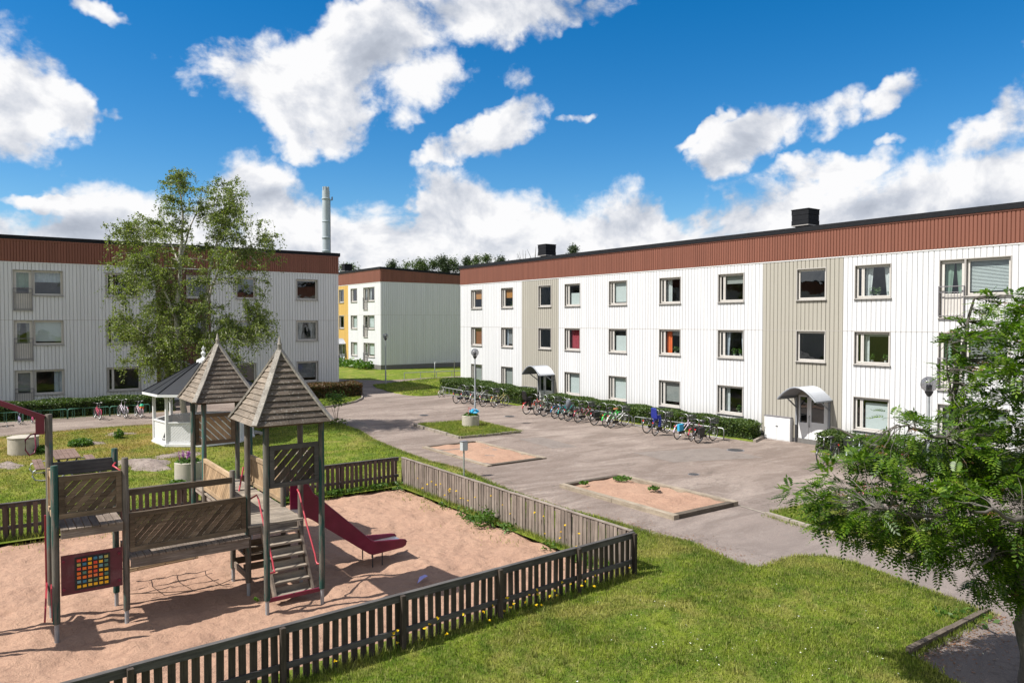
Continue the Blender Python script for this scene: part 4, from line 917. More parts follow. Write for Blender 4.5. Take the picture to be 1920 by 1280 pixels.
def panel(p, q, z0, z1, mat_fr, mat_sl, lean=1, slw=.12, gap=.02, thick=.035, name='railing_panel', gaps=()):
    """framed panel of slanting boards between two posts; p, q are ground points"""
    p = Vector((*p, 0)); q = Vector((*q, 0)); d = (q - p).normalized(); L_ = (q - p).length
    o = bpy.data.objects.new(name, None); C.objects.link(o); o.parent = PS; o.location = W2((p.x, p.y, z0)); o.rotation_euler = (0, 0, math.atan2(d.y, d.x))
    h = z1 - z0; fr = .085
    for (a, b_, c_, e_) in ((0, h - fr, L_, h), (0, 0, L_, fr), (0, fr, fr, h - fr), (L_ - fr, fr, L_, h - fr)):
        MB().box(a, -thick, b_, c_, thick, e_).build('rail', mat_fr, o, org=(a, 0, b_))
    # slanting boards clipped to the opening
    x0, x1, y0, y1 = fr, L_ - fr, fr, h - fr; H = y1 - y0; sh = H * .95 * lean
    w = slw; st = w + gap; k = int((x1 - x0 + abs(sh)) / st) + 2; x = x0 - abs(sh)
    for i in range(k):
        xa = x + i * st
        poly = [(xa, y0), (xa + w, y0), (xa + w + abs(sh), y1), (xa + abs(sh), y1)]
        if lean < 0: poly = [(x0 + x1 - a, b_) for a, b_ in poly][::-1]
        def clip(pl, f):
            out = []
            for j in range(len(pl)):
                A, B_ = pl[j], pl[(j + 1) % len(pl)]; fa, fb = f(A), f(B_)
                if fa >= 0: out.append(A)
                if (fa >= 0) != (fb >= 0): t_ = fa / (fa - fb); out.append((A[0] + (B_[0] - A[0]) * t_, A[1] + (B_[1] - A[1]) * t_))
            return out
        poly = clip(clip(poly, lambda c_: c_[0] - x0), lambda c_: x1 - c_[0]) if len(poly) > 2 else []
        if len(poly) < 3: continue
        ar = abs(sum(poly[j][0] * poly[(j + 1) % len(poly)][1] - poly[(j + 1) % len(poly)][0] * poly[j][1] for j in range(len(poly)))) / 2
        if ar < .0015: continue
        fix(MB().prism([(a, -.012, b_) for a, b_ in poly], .022, (0, 1, 0)).build('slat', mat_sl, o, org=(poly[0][0], 0, poly[0][1])))
    return o
Yf0, Yb0 = 14.65, 15.72
# low tower without a roof
post(1.0, Yf0, 2.92, 'post_green', .058); post(2.07, Yf0, 2.94, 'post_wood', .056); post(2.05, Yb0, 2.96, 'post_green', .056); post(1.0, Yb0, 3.68, 'post_wood', .060)
for i in range(8):
    x = 1.07 + i * .118; pbox('floor_plank', (x, Yf0 - .22, 1.825), (x + .105, Yb0 + .05, 1.858), 'plank_y')
pbox('floor_beam', (1.07, Yf0 - .20, 1.70), (2.0, Yf0 - .15, 1.822), 'grey_wood_x'); pbox('floor_beam', (1.07, Yb0 - .02, 1.70), (2.0, Yb0 + .02, 1.822), 'grey_wood_x')
panel((1.06, Yf0 + .0), (2.01, Yf0 + .0), 2.0, 2.72, 'panel_wood_shade', 'panel_wood_shade', 1, .125, .014)
pbox('back_rail', (1.06, Yb0 - .03, 2.56), (2.0, Yb0 + .01, 2.80), 'dark_rail')
panel((1.0, Yb0 - .06), (1.0, Yf0 + .06), 1.97, 2.72, 'tan_x', 'tan_z', -1, .13, .012)
# monkey bars track leaving to the left
PMT = 'red_metal'
tr_ = MB().beam(W2((.93, 15.72, 3.62)), W2((.18, 15.72, 3.98)), .10, .09); tr_.beam(W2((.20, 15.72, 3.97)), W2((-.95, 15.72, 4.05)), .16, .17)
trk = tr_.build('overhead_track', PMT, PS)
pbox('track_plate', (.80, 15.68, 3.33), (.935, 15.76, 3.64), 'red_metal')
MB().tube([W2(p) for p in ((.86, 15.72, 3.36), (.72, 15.66, 3.34), (.64, 15.62, 3.26), (.64, 15.6, 3.08), (.70, 15.62, 2.98), (.78, 15.66, 3.02), (.80, 15.68, 3.12), (.79, 15.70, 3.35))], .013, 8).build('hand_loop', PMT, PS, smooth=2)
for x_, y_ in ((-.86, 14.62), (-.16, 14.62), (-.86, 15.72), (-.16, 15.72)): post(x_, y_, 3.9 if y_ > 15 else 3.3, 'post_wood', .060)  # unseen platform added left of the view to cast its shadow on the sand
for i in range(6): pbox('floor_plank', (-.84 + i * .112, 14.55, 2.42), (-.84 + i * .112 + .10, 15.78, 2.45), 'plank_y')
# board with turning counters
gb = pbox('game_board', (1.07, Yf0 - .075, .70), (2.0, Yf0 - .05, 1.38), 'board_red')
grd = MB().box(.20, -.012, .06, .735, -.001, .62).build('tile_grid', 'black_plastic', gb)
cols = {'y': (.80, .42, .01), 'o': (.75, .16, .02), 'r': (.65, .06, .03), 'b': (.03, .16, .26), 'g': (.08, .17, .12), 'l': (.40, .36, .10), 'c': (.12, .24, .25)}
rows = ['rrybcl', 'lbyryg', 'rooocg', 'ogoryy', 'ooooog', 'cblgyy', 'yyyyyy']
tm = None
for r, row in enumerate(rows):
    for c_, ch in enumerate(row):
        if tm is None: tm = MB().box(-.028, -.022, -.022, .028, 0, .022).build('tile', 'tile_paint', gb); o = tm
        else: o = inst(tm, gb)
        o.location = (.26 + c_ * .083, -.013, .57 - r * .0745); o.color = (*cols[ch], 1); o.rotation_euler = (random.uniform(-.25, .25), 0, 0)
for zz in (.10, .58):
    for xx in (.04, .88): MB().tube([(xx, -.004, zz), (xx, -.02, zz)], .025, 10).build('bolt', 'red_metal', gb)
pbeam('climbing_bar', (.93, Yb0 + .05, .55), (.93, Yb0 + .05, 1.85), .035, .035, 'red_paint', up=(1, 0, 0))
pbeam('climbing_bar', (.86, Yb0 - .55, .12), (.93, Yb0 + .02, .62), .05, .03, 'red_paint', up=(1, 0, 0)); pbeam('climbing_bar', (.98, Yf0 + .45, .15), (1.0, Yb0 - .15, .60), .045, .14, 'red_paint')
MB().tube([W2(p) for p in ((2.10, Yb0 + .03, 2.72), (2.0, Yb0 - .15, 2.66), (2.09, Yb0 - .35, 2.60), (2.12, Yb0 - .4, 2.2), (2.12, Yb0 - .4, .9))], .017, 8).build('hand_pole', 'red_paint', PS, smooth=2)
# bridge
for i in range(18):
    x = 2.13 + i * .1155; pbox('bridge_plank', (x, Yf0 - .14, 1.15), (x + .104, Yb0 + .05, 1.182), 'plank_y')
pbox('bridge_beam', (2.13, Yf0 - .12, .99), (4.18, Yf0 - .07, 1.147), 'grey_wood_x'); pbox('bridge_beam', (2.13, Yb0, .99), (4.18, Yb0 + .05, 1.147), 'grey_wood_x')
panel((2.13, Yf0 + .02), (4.18, Yf0 + .10), 1.24, 1.94, 'panel_wood_shade', 'panel_wood_shade', 1, .105, .0135)
pbox('hand_rail', (2.1, Yb0 + .02, 2.02), (4.2, Yb0 + .06, 2.14), 'panel_wood_shade')
def rod(name, p, q, r, mat, n=6): return MB().tube([W2(p), W2(q)], r, n).build(name, mat, PS)
for k, (yy, zz) in enumerate(((15.82, .58), (16.15, .44), (16.5, .42), (16.9, .50))):
    rod('hanging_bar', (2.22, yy, zz), (3.62, yy + .03, zz + .04), .024, 'tan_x', 8)
for xx in (2.45, 2.95, 3.5):
    MB().tube([W2(p) for p in ((xx, 15.74, 1.0), (xx, 15.80, .62), (xx + .03, 16.15, .46), (xx, 16.5, .44), (xx, 16.9, .52), (xx, 17.05, .9))], .009, 5).build('chain', 'dark_metal', PS)
MB().tube([W2((2.1 + .2 * i, 14.9 + .3 * math.sin(i * .5), .42 - .22 * math.sin(PI * i / 9))) for i in range(10)], .007, 5).build('chain', 'dark_metal', PS)
# front roofed tower, bridge platform and back roofed tower
XA, XB = 4.24, 5.30
post(XA, 13.63, 3.47, 'post_green'); post(XB, 13.65, 3.47, 'post_green'); post(XA, 14.80, 3.47); post(XB, 14.80, 3.47)
post(XA, 15.88, 2.26); post(XB, 15.88, 2.22)
post(XA, 18.25, 3.47, 'post_wood'); post(XB, 18.25, 3.47, 'post_green'); post(XA, 19.35, 3.47, 'post_green', .058); post(XB, 19.35, 3.47, 'post_green', .058)
for i in range(43):
    y = 14.70 + i * .1115
    pbox('floor_plank', (XA - .02, y, 1.32 + random.uniform(-.003, .003)), (XB + .02, y + .103, 1.352), 'plank_x')
for xx in (XA + .06, XB - .06): pbox('floor_beam', (xx - .03, 14.72, 1.18), (xx + .03, 19.4, 1.317), 'grey_wood_y')
pbox('floor_beam', (XA, 14.68, 1.18), (XB, 14.72, 1.317), 'grey_wood_x')
panel((XA, 18.19), (XA, 15.94), 1.43, 2.16, 'tan_x', 'tan_z', 1, .11, .012); panel((XB, 15.94), (XB, 18.19), 1.43, 2.14, 'tan_x', 'tan_z', 1, .11, .012)
panel((XA + .06, 13.64), (XB - .06, 13.66), 2.28, 3.06, 'dark_rail', 'shaded_slat', 1, .145, .036, name='high_panel')  # near-black tone stands for the shade on this side
panel((XA + .06, 19.36), (XB - .06, 19.36), 2.30, 3.06, 'panel_wood_shade', 'tan_z', -1, .14, .034, name='high_panel')  # slats in the pale tone, standing for sun shining through
MB().tube([W2((5.12, 18.2, 1.86)), W2((4.92, 17.9, 1.30))], .02, 8).build('hand_pole', 'red_paint', PS)
def shingle_roof(cx, cy, hx, hy, ze, zp):
    """four-sided roof laid in courses of boards, one board per course and side"""
    R_ = bpy.data.objects.new('roof', None); C.objects.link(R_); R_.parent = PS; R_.location = W2((cx, cy, ze))
    H = zp - ze; nC = 13
    base = [(-hx, -hy), (hx, -hy), (hx, hy), (-hx, hy)]
    for s_ in range(4):
        a, b_ = base[s_], base[(s_ + 1) % 4]; out = Vector(((a[0] + b_[0]) / 2, (a[1] + b_[1]) / 2, 0)).normalized()
        nrm = (out * H + Vector((0, 0, 1)) * (hx if s_ % 2 else hy)).normalized()
        for k in range(nC):
            t0, t1 = k / nC, (k + 1.12) / nC; t1 = min(t1, .985)
            # flared foot of the roof
            fl = lambda t_: (1 - t_) * (1 + .04 * (1 - t_) ** 2 - .02 * math.sin(PI * t_))
            nb = 1 if k > 6 else 2
            for j in range(nb):
                u0, u1 = j / nb, (j + 1) / nb
                if nb == 2: cut = random.uniform(.3, .7); u0, u1 = (0, cut) if j == 0 else (cutp, 1); cutp = cut + .004
                def P(u, t_, o_): x = (a[0] + (b_[0] - a[0]) * u) * fl(t_); y = (a[1] + (b_[1] - a[1]) * u) * fl(t_); return Vector((x, y, H * t_)) + nrm * o_
                jit = random.uniform(-.004, .006)
                o0, o1 = .034 + jit, .008; th = .022
                v = [P(u0, t0, o0 - th), P(u1, t0, o0 - th), P(u1, t1, o1 - th), P(u0, t1, o1 - th), P(u0, t0, o0), P(u1, t0, o0), P(u1, t1, o1), P(u0, t1, o1)]
                v2 = [v[0], v[1], v[2], v[3], v[4], v[5], v[6], v[7]]
                MB().hexa(v2).build('shingle_board', 'shingle_wood_shade' if s_ % 2 == 0 else 'shingle_wood_lit_y', R_, org=v[0])
        # ridge board on the hip
        pts = []
        for k in range(7):
            t_ = k / 6 * .97; f_ = (1 - t_) * (1 + .04 * (1 - t_) ** 2 - .02 * math.sin(PI * t_)); pts.append(Vector((a[0] * f_ * 1.03, a[1] * f_ * 1.03, H * t_ + .035)))
        for p, q in zip(pts[:-1], pts[1:]): MB().beam(p, q + (q - p) * .03, .10, .035).build('ridge_board', 'ridge_wood', R_, org=p)
    MB().lathe([(.055, -.07), (.05, .0), (.038, .08), (.05, .11), (.03, .15), (.018, .24), (.004, .27)], 10, (0, 0, H)).build('finial', 'ridge_wood', R_, smooth=True)
    uf = MB()
    for (p, q) in (((-hx, -hy), (hx, -hy)), ((hx, -hy), (hx, hy)), ((hx, hy), (-hx, hy)), ((-hx, hy), (-hx, -hy))): uf.beam((p[0] * .86, p[1] * .86, .02), (q[0] * .86, q[1] * .86, .02), .06, .10)
    uf.build('roof_frame', 'panel_wood_shade', R_)
shingle_roof(4.67, 14.12, .68, .74, 3.46, 4.80); shingle_roof(4.70, 18.78, .68, .76, 3.46, 4.80)
# stairs
st0, st1 = Vector((0, 13.88, .06)), Vector((0, 14.70, 1.30))
for xx in (4.47, 5.20): pbeam('stringer', (xx, 13.88, .10), (xx, 14.70, 1.30), .045, .13, 'plank_y', up=(0, 0, 1))
for i in range(6):
    t_ = (i + .55) / 6.2; y = 13.86 + .84 * t_; z = .03 + 1.28 * t_
    pbox('tread', (4.50, y - .10, z), (5.17, y + .09, z + .035), 'plank_x'); 
    if i < 5: pbox('riser', (4.50, y + .095, z + .0), (5.17, y + .115, z + .13), 'plank_x')
pbeam('stair_bar', (4.27, 13.66, .20), (5.27, 13.68, .20), .04, .07, 'red_metal')
for xx, xp in ((4.42, 4.28), (5.24, 5.28)):
    MB().tube([W2(p) for p in ((xp, 14.80, 1.86), (xx - .01, 14.78, 1.93), (xx, 14.70, 1.86), (xx, 14.30, 1.33), (xx, 13.86, .84), (xx, 13.80, .72), (xx, 13.74, .68), (xp, 13.66, .70))], .018, 8).build('hand_rail', 'red_paint', PS, smooth=2)
pbox('ground_board', (XA, 14.86, .24), (XA + .04, 15.82, .36), 'plank_y')
for k, (y, z) in enumerate(((15.84, .30), (15.84, .62), (15.84, .93), (15.3, .30), (15.3, .62))): pbox('ground_board', (XA + .05, y - .02, z), (XB - .05, y + .02, z + .13), 'panel_wood_shade')
for i in range(3): pbox('bench_board', (XA + .05, 15.25 + i * .18, .62), (XB - .05, 15.41 + i * .18, .65), 'plank_x')
# slide
ya, yb = 14.95, 15.48
side_top = [(5.32, 1.90), (5.36, 1.97), (5.44, 2.0), (5.52, 1.95), (5.62, 1.76), (6.92, .55), (7.02, .50), (7.66, .44), (7.76, .42), (7.80, .37)]
side_bot = [(7.78, .30), (7.70, .26), (6.98, .22), (6.88, .26), (5.62, 1.20), (5.50, 1.27), (5.32, 1.27)]
SL = MB().prism([W2((x, ya, z)) for x, z in side_top + side_bot], .03, (0, 1, 0)).build('slide', 'red_metal', PS); fix(SL)
o = MB().prism([W2((x, yb, z)) for x, z in side_top + side_bot], .03, (0, 1, 0)).build('slide_side', 'red_metal', SL); fix(o)
bed = [(5.32, 1.36), (5.50, 1.35), (5.62, 1.29), (6.90, .36), (7.04, .37), (7.76, .385)]
vs = [W2((x, y, z)) for x, z in bed for y in (ya + .03, yb)]; fs = [(2*i, 2*i+2, 2*i+3, 2*i+1) for i in range(len(bed) - 1)]
MB().add(vs, fs).build('slide_bed', 'steel', SL, smooth=True)
for s_ in (ya - .004, yb - .004):
    MB().tube([W2((x, s_ + .018, z)) for x, z in side_top], .021, 6).build('slide_rim', 'red_metal', SL, smooth=True)
    for xx in (6.97, 7.20): MB().tube([W2((xx, s_ + .02, -.15)), W2((xx, s_ + .02, .28))], .014, 6).build('slide_leg', 'dark_metal', SL)

# ============================================================ GAZEBO
gx_, gy_ = 7.98, 34.27; GZ = thing('gazebo', 'white wooden gazebo with a dark metal roof behind the play structure, left of centre', 'gazebo', (gx_, gy_, zt(gy_) + .03), math.radians(8))
n8 = 8; Rb = 1.98
oc = [Vector((Rb * math.cos(PI / 8 + i * PI / 4), Rb * math.sin(PI / 8 + i * PI / 4), 0)) for i in range(8)]
MB().lathe([(Rb + .12, 0), (Rb + .12, .10)], 8, (0, 0, 0)).build('floor', 'white_paint', GZ, org=None).rotation_euler = (0, 0, PI / 8)
ent = 7   # the open side with its steps, towards the play structure
for i in range(8):
    a, b_ = oc[i], oc[(i + 1) % 8]
    MB().box(-.055, -.055, .1, .055, .055, 2.14).build('post', 'white_paint', GZ, org=None).location = a
    P_ = lambda z: (a + Vector((0, 0, z)), b_ + Vector((0, 0, z)))
    MB().beam(*P_(2.10), .09, .13).build('eave_beam', 'white_paint', GZ)
    if i == ent: continue
    MB().beam(*P_(.98), .09, .06).build('top_rail', 'white_paint', GZ); MB().beam(*P_(.15), .07, .09).build('bottom_rail', 'white_paint', GZ)
    d = (b_ - a).normalized(); L_ = (b_ - a).length
    lf = bpy.data.objects.new('side_panel', None); C.objects.link(lf); lf.parent = GZ; lf.location = a; lf.rotation_euler = (0, 0, math.atan2(d.y, d.x))
    for k in range(14):
        w = .125; x = -.8 + k * w
        poly = [(x, .2), (x + w - .012, .2), (x + w - .012 + .75, .95), (x + .75, .95)]
        def cl(pl, f):
            out = []
            for j in range(len(pl)):
                A, B_ = pl[j], pl[(j + 1) % len(pl)]; fa, fb = f(A), f(B_)
                if fa >= 0: out.append(A)
                if (fa >= 0) != (fb >= 0): t_ = fa / (fa - fb); out.append((A[0] + (B_[0] - A[0]) * t_, A[1] + (B_[1] - A[1]) * t_))
            return out
        poly = cl(cl(poly, lambda c: c[0] - .05), lambda c: L_ - .05 - c[0])
        if len(poly) >= 3: fix(MB().prism([(u, -.012, v) for u, v in poly], .024, (0, 1, 0)).build('board', 'white_paint', lf))
    for zz, nm in ((1.98, 'bracket'),):
        MB().beam(a + Vector((0, 0, 1.75)), a + d * .28 + Vector((0, 0, 2.04)), .03, .04).build(nm, 'white_paint', GZ); MB().beam(b_ + Vector((0, 0, 1.75)), b_ - d * .28 + Vector((0, 0, 2.04)), .03, .04).build(nm, 'white_paint', GZ)
Rr = 2.42; ze, zp = 2.19, 3.55
orr = [Vector((Rr * math.cos(PI / 8 + i * PI / 4), Rr * math.sin(PI / 8 + i * PI / 4), ze)) for i in range(8)]
for i in range(8):
    a, b_ = orr[i], orr[(i + 1) % 8]; top = Vector((0, 0, zp)); ta = a.lerp(top, .95); tb = b_.lerp(top, .95); dn = Vector((0, 0, -.03))
    MB().hexa([a + dn, b_ + dn, tb + dn, ta + dn, a, b_, tb, ta]).build('roof_sheet', 'gazebo_roof', GZ)
    MB().beam(a + Vector((0, 0, .02)), ta + Vector((0, 0, .02)), .03, .035).build('roof_seam', 'gazebo_roof', GZ)
    m_ = a.lerp(b_, .5); MB().beam(m_ + Vector((0, 0, .01)), m_.lerp(top, .95) + Vector((0, 0, .01)), .018, .022).build('roof_seam', 'gazebo_roof', GZ)
    MB().beam(a + Vector((0, 0, -.06)), b_ + Vector((0, 0, -.06)), .035, .10).build('fascia', 'white_paint', GZ)
    # small raised lantern ring of scrolls near the top
MB().lathe([(.30, zp - .18), (.28, zp - .06), (.15, zp), (.07, zp + .06), (.05, zp + .12), (.10, zp + .18), (.11, zp + .24), (.06, zp + .30), (.04, zp + .34), (.075, zp + .40), (.07, zp + .46), (.02, zp + .52), (.005, zp + .58)], 14, (0, 0, 0)).build('finial', 'white_paint', GZ, smooth=True)
em_ = (oc[7] + oc[0]) / 2; ed = em_.normalized(); sdv = Vector((-ed.y, ed.x, 0))
for k, (r0, r1, z1) in enumerate(((.08, .42, .16), (.42, .80, .08))):
    c0 = em_ + ed * r0; c1 = em_ + ed * r1
    MB().beam(c0 + Vector((0, 0, z1 - .03)), c1 + Vector((0, 0, z1 - .03)), 1.3, .06).build('step', 'concrete', GZ)
for i in range(8):
    if i in (ent, ): continue
    a, b_ = oc[i] * .84, oc[(i + 1) % 8] * .84; MB().beam(a + Vector((0, 0, .52)), b_ + Vector((0, 0, .52)), .34, .04).build('bench', 'plank_x', GZ)

# ============================================================ PLANTERS, TABLE, ROCKS, SMALL THINGS
def planter(x, y, r, h, label, flower, lid=False):
    z0 = zt(y) + .05; T = thing('concrete_planter', label, 'planter' if not lid else 'concrete ring', (x, y, z0))
    if lid: T.name = 'concrete_ring'
    MB().lathe([(r, -.03), (r, h - .02), (r - .02, h), (r - .06, h), (r - .07, h - .06)], 32, capt=False).build('pot', 'concrete', T, smooth=True)
    if lid:
        MB().lathe([(r + .015, h + .002), (r + .02, h + .04), (r - .03, h + .055)], 32).build('lid', 'concrete', T, smooth=True); return T
    MB().lathe([(r - .07, h - .10), (r - .07, h - .06)], 24).build('soil', 'soil', T)
    n = 420; th = rng.uniform(0, 2 * PI, n); rr = (r * .95) * np.sqrt(rng.random(n)); P = np.c_[rr * np.cos(th), rr * np.sin(th), h - .05 + rng.uniform(0, .22, n) * (1.2 - rr / r)]
    V, Fq = leafquads(P, .075); meshnp('foliage', V, Fq, 'weed_leaf', T)
    pts = []
    for k in range(22):
        a = random.uniform(0, 2 * PI); q = random.uniform(0, r * .75); hh = random.uniform(.22, .42)
        for j in range(16): pts.append((q * math.cos(a) + random.gauss(0, .012), q * math.sin(a) + random.gauss(0, .012), h - .02 + hh * (.45 + .55 * j / 15)))
    V, Fq = leafquads(np.array(pts), .035); meshnp('flowers', V, Fq, flower, T, kind='stuff')
    return T
planter(5.66, 26.5, .44, .60, 'round concrete planter with purple lupins behind the wooden play bridge', 'purple_petal')
planter(19.8, 31.1, .43, .58, 'round concrete planter with pink flowers beside the lamp on the small grass island', 'pink_petal')
planter(19.15, 10.5, .44, .60, 'round concrete planter half hidden by the rowan branches', 'pink_petal')
planter(1.35, 34.6, .52, .62, 'concrete well ring with a lid on the grass at the far left', None, True)
o = thing('cloth', 'crumpled bright blue cloth lying on the flowers of the planter by the lamp', 'cloth', (19.95, 31.0, .80))
fix(MB().lathe([(.0, .0), (.16, .0), (.24, .05), (.20, .14), (.10, .18), (.02, .19)], 11).build('fabric', 'cyan_cloth', o))
ch = o.children[0]
for v in ch.data.vertices: v.co += Vector((random.uniform(-.04, .04), random.uniform(-.09, .09), random.uniform(-.02, .03)))
PT = thing('picnic_table', 'brown picnic table with attached benches on the grass behind the low tower', 'picnic table', (2.35, 29.55, zt(29.5) + .05))
for i in range(5): MB().box(-.36 + i * .147, -1.05, .70, -.36 + i * .147 + .135, 1.05, .74).build('table_board', 'table_wood', PT, org=(-.36 + i * .147, 0, .70))
for s_ in (-1, 1):
    for i in range(2): MB().box(s_ * .78 - .14 + i * .145, -1.05, .43, s_ * .78 - .14 + i * .145 + .13, 1.05, .465).build('bench_board', 'table_wood', PT, org=(s_ * .78 + i * .145, 0, .43))
for y in (-.75, .75):
    MB().tube([(-.30, y, .69), (-.12, y, .38), (0, y, .22), (.12, y, .38), (.30, y, .69)], .022, 8).build('leg', 'dark_metal', PT, smooth=2)
    for s_ in (-1, 1): MB().tube([(s_ * .25, y, .60), (s_ * .50, y, .42), (s_ * .80, y, .41), (s_ * .96, y, .36), (s_ * 1.0, y, .20), (s_ * .92, y, .06), (s_ * .75, y, .02), (s_ * .25, y, .02), (0, y, .22)], .022, 8).build('leg', 'lamp_metal', PT, smooth=2)
def rock(x, y, rx, ry, h, label, rz=0, seed=1):
    rs = np.random.default_rng(seed); n = 40; u = np.linspace(-1.2, 1.2, n); U, V_ = np.meshgrid(u, u); th = np.arctan2(V_, U); r = np.hypot(U, V_)
    rim = 1 + .16 * np.sin(3 * th + seed) + .10 * np.sin(5 * th + 2 * seed) + .06 * np.sin(9 * th)
    k = np.clip(1 - (r / rim) ** 2, -1, 1); Z = h * np.sign(k) * np.abs(k) ** .7
    Z += h * .30 * np.sin(4 * U + 2.2 * V_ + seed) * np.clip(k, 0, 1) + h * .15 * np.sin(11 * V_ + 3 * U) * np.clip(k, 0, 1) + rs.normal(size=Z.shape) * h * .05
    Z -= .04
    I = np.arange(n * n).reshape(n, n); Q = np.stack([I[:-1, :-1], I[:-1, 1:], I[1:, 1:], I[1:, :-1]], -1).reshape(-1, 4)
    kk = k.ravel(); Q = Q[(kk[Q] > -.25).any(1)]
    o = meshnp('bedrock', np.c_[U.ravel() * rx, V_.ravel() * ry, Z.ravel()], Q, 'rock', smooth=True); o.location = (x, y, zt(y) + .05); o.rotation_euler = (0, 0, rz)
    return tag(o, label, 'rock')
rock(4.9, 30.0, .85, 1.5, .16, 'large flat grey bedrock outcrop in the grass between picnic table and planter', .25, 1)
rock(6.3, 31.2, 1.0, .7, .10, 'low bedrock outcrop in the grass just behind the lupin planter', .1, 4)
rock(5.1, 37.4, .75, .55, .09, 'bedrock outcrop in dry grass near the path, left of the gazebo', 0, 2)
rock(3.8, 35.6, .55, .55, .10, 'small bedrock outcrop behind the weed clump near the concrete ring', 0, 3)
rock(.7, 32.3, .55, .75, .12, 'bedrock outcrop in the grass at the left edge in front of the concrete ring', .3, 5)
rock(10.6, 29.0, .9, .6, .08, 'bare patch of bedrock in the lawn behind the front tower roof', .2, 6)
# grey socket post
sp = thing('socket_post', 'slim grey post with a square socket box on the grass beside the fence', 'socket post', (13.45, 21.56, .04))
MB().lathe([(.03, 0), (.03, .95)], 10).build('pole', 'galvanised', sp, smooth=True)
bx_ = MB().box(-.10, -.09, .90, .10, .09, 1.20).build('box', 'box_grey', sp); MB().box(-.115, -.10, 1.20, .115, .10, 1.225).build('lid', 'rail_grey', sp); MB().box(.102, -.08, .92, .112, .08, 1.18).build('door', 'dark_metal', sp)
pp = thing('paper', 'crumpled lilac sheet of paper lying on the sand in the shadow of the tower roof', 'paper', (7.36, 13.45, .03), .4)
MB().add([(-.22, -.06, -.01), (.0, -.05, .03), (.18, -.02, .02), (-.02, .04, .05), (.20, .07, .03)], [(0, 1, 3), (1, 2, 4), (1, 4, 3)]).build('sheet', 'lilac_paper', pp)
for i, (x, y, r) in enumerate(((23.63, 33.16, .30), (19.76, 35.8, .26), (25.4, 19.5, .36), (20.2, 17.26, .20))):
    o = thing('manhole_cover', ['dark round manhole cover in the asphalt in front of the first beige entrance', 'small manhole cover in the asphalt beyond the grass island', 'dark manhole cover in the asphalt near the white utility box', 'small valve cover in the asphalt beyond the nearer sandbox'][i], 'manhole cover', (x, y, zt(y) + .022))
    MB().lathe([(r, 0), (r, .006)], 24).build('rim', 'rail_grey', o); MB().lathe([(r * .86, .0075), (r * .86, .012)], 24).build('lid', 'dark_metal', o)

# ============================================================ LAMPS
def lamp(x, y, label, H=3.6, r=.2, lift=.03):
    T = thing('street_lamp', label, 'street lamp', (x, y, zt(y) + lift), 0, 'globe lamps on grey poles')
    MB().lathe([(.055, -.05), (.055, .95), (.05, 1.0), (.034, 1.03), (.034, H - r - .08)], 12).build('pole', 'lamp_metal', T, smooth=True)
    MB().lathe([(.035, H - r - .12), (.10, H - r - .02), (.105, H - r + .02), (.07, H - r + .03), (.07, H - .03), (.05, H - .01)], 14).build('holder', 'dark_metal', T, smooth=True)
    MB().lathe([(.03, H - .02), (.045, H + .05), (.04, H + .10), (.01, H + .13)], 10).build('bulb', 'white_paint', T, smooth=True)
    n = 16; MB().lathe([(max(.004, r * math.sin(PI * (i + 1.6) / (n + 1.6))), H - r * math.cos(PI * (i + 1.6) / (n + 1.6))) for i in range(n)], 28, capb=False).build('globe', 'globe_glass', T, smooth=2)
lamp(24.5, 50.2, 'globe lamp on the grass in front of the blank side wall of the far block', lift=.05)
lamp(20.35, 31.55, 'globe lamp standing behind the planter on the small grass island', lift=.1)
lamp(20.3, 9.45, 'globe lamp rising out of the rowan leaves before the right block', lift=.1, r=.205)

# ============================================================ CYCLE RACKS
def rack(x0, y0, x1, y1, label, mt, nl, group, loopmat=None):
    p = Vector((x0, y0, zt(y0) + .02)); q = Vector((x1, y1, zt(y1) + .02)); T = thing('bike_rack', label, 'bike rack', p, 0, group); d = q - p; dn = d.normalized(); pr = Vector((-dn.y, dn.x, 0))
    up = Vector((0, 0, 1)); pts = [Vector((0, 0, 0)), up * .42, up * .47 + dn * .03, up * .50 + dn * .09, d - dn * .09 + up * .50, d - dn * .03 + up * .47, d + up * .42, d]
    MB().tube(pts, .022, 8).build('frame', mt, T, smooth=2)
    for i in range(nl):
        c = d * ((i + .5) / nl)
        MB().tube([c - dn * .04 + up * .0, c - dn * .045 + up * .49, c - dn * .045 + up * .49 + pr * .0], .009, 6).build('loop', loopmat or mt, T); MB().tube([c + dn * .045 + up * .49, c + dn * .05 + pr * .0 + up * .0], .009, 6).build('loop', loopmat or mt, T)
    MB().tube([up * .06, d + up * .06], .012, 6).build('foot_rail', loopmat or mt, T)
LR = [(5.49, 7.37), (3.6, 5.46), (1.71, 3.57), (-.18, 1.68), (-2.07, -.21), (-4, -2.1)]
ln_ = ['end section of the green bike rack by the small bikes, nearest the gazebo', 'green bike rack section with the red bike, before the left hedge', 'empty green bike rack section before the left hedge, in the gap past the red track', 'green bike rack section with two toddler bikes before the left hedge', 'green bike rack section at the left edge of the picture', 'green bike rack section beyond the left edge']
for (a, b_), l in zip(LR[:5], ln_): rack(a, 43.45, b_, 43.45, l, 'rack_green', 4, 'green bike racks before the left hedge')
RR = [((26.95, 26.9), (27.3, 21.6)), ((26.75, 32.5), (26.95, 27.05)), ((26.7, 35.0), (26.73, 32.6)), ((25.55, 40.9), (25.7, 39.1)), ((25.7, 39.0), (25.95, 36.9)), ((25.35, 43.2), (25.5, 41.0))]
rl = ['galvanised bike rack nearest the beige entrance with the big white box', 'galvanised bike rack behind the green bike and its neighbours', 'short bike rack by the bike with a black child seat', 'galvanised rack section behind the dark bikes before the far hedge', 'galvanised rack section at the near end of the far hedge', 'galvanised rack section with the small white bike']
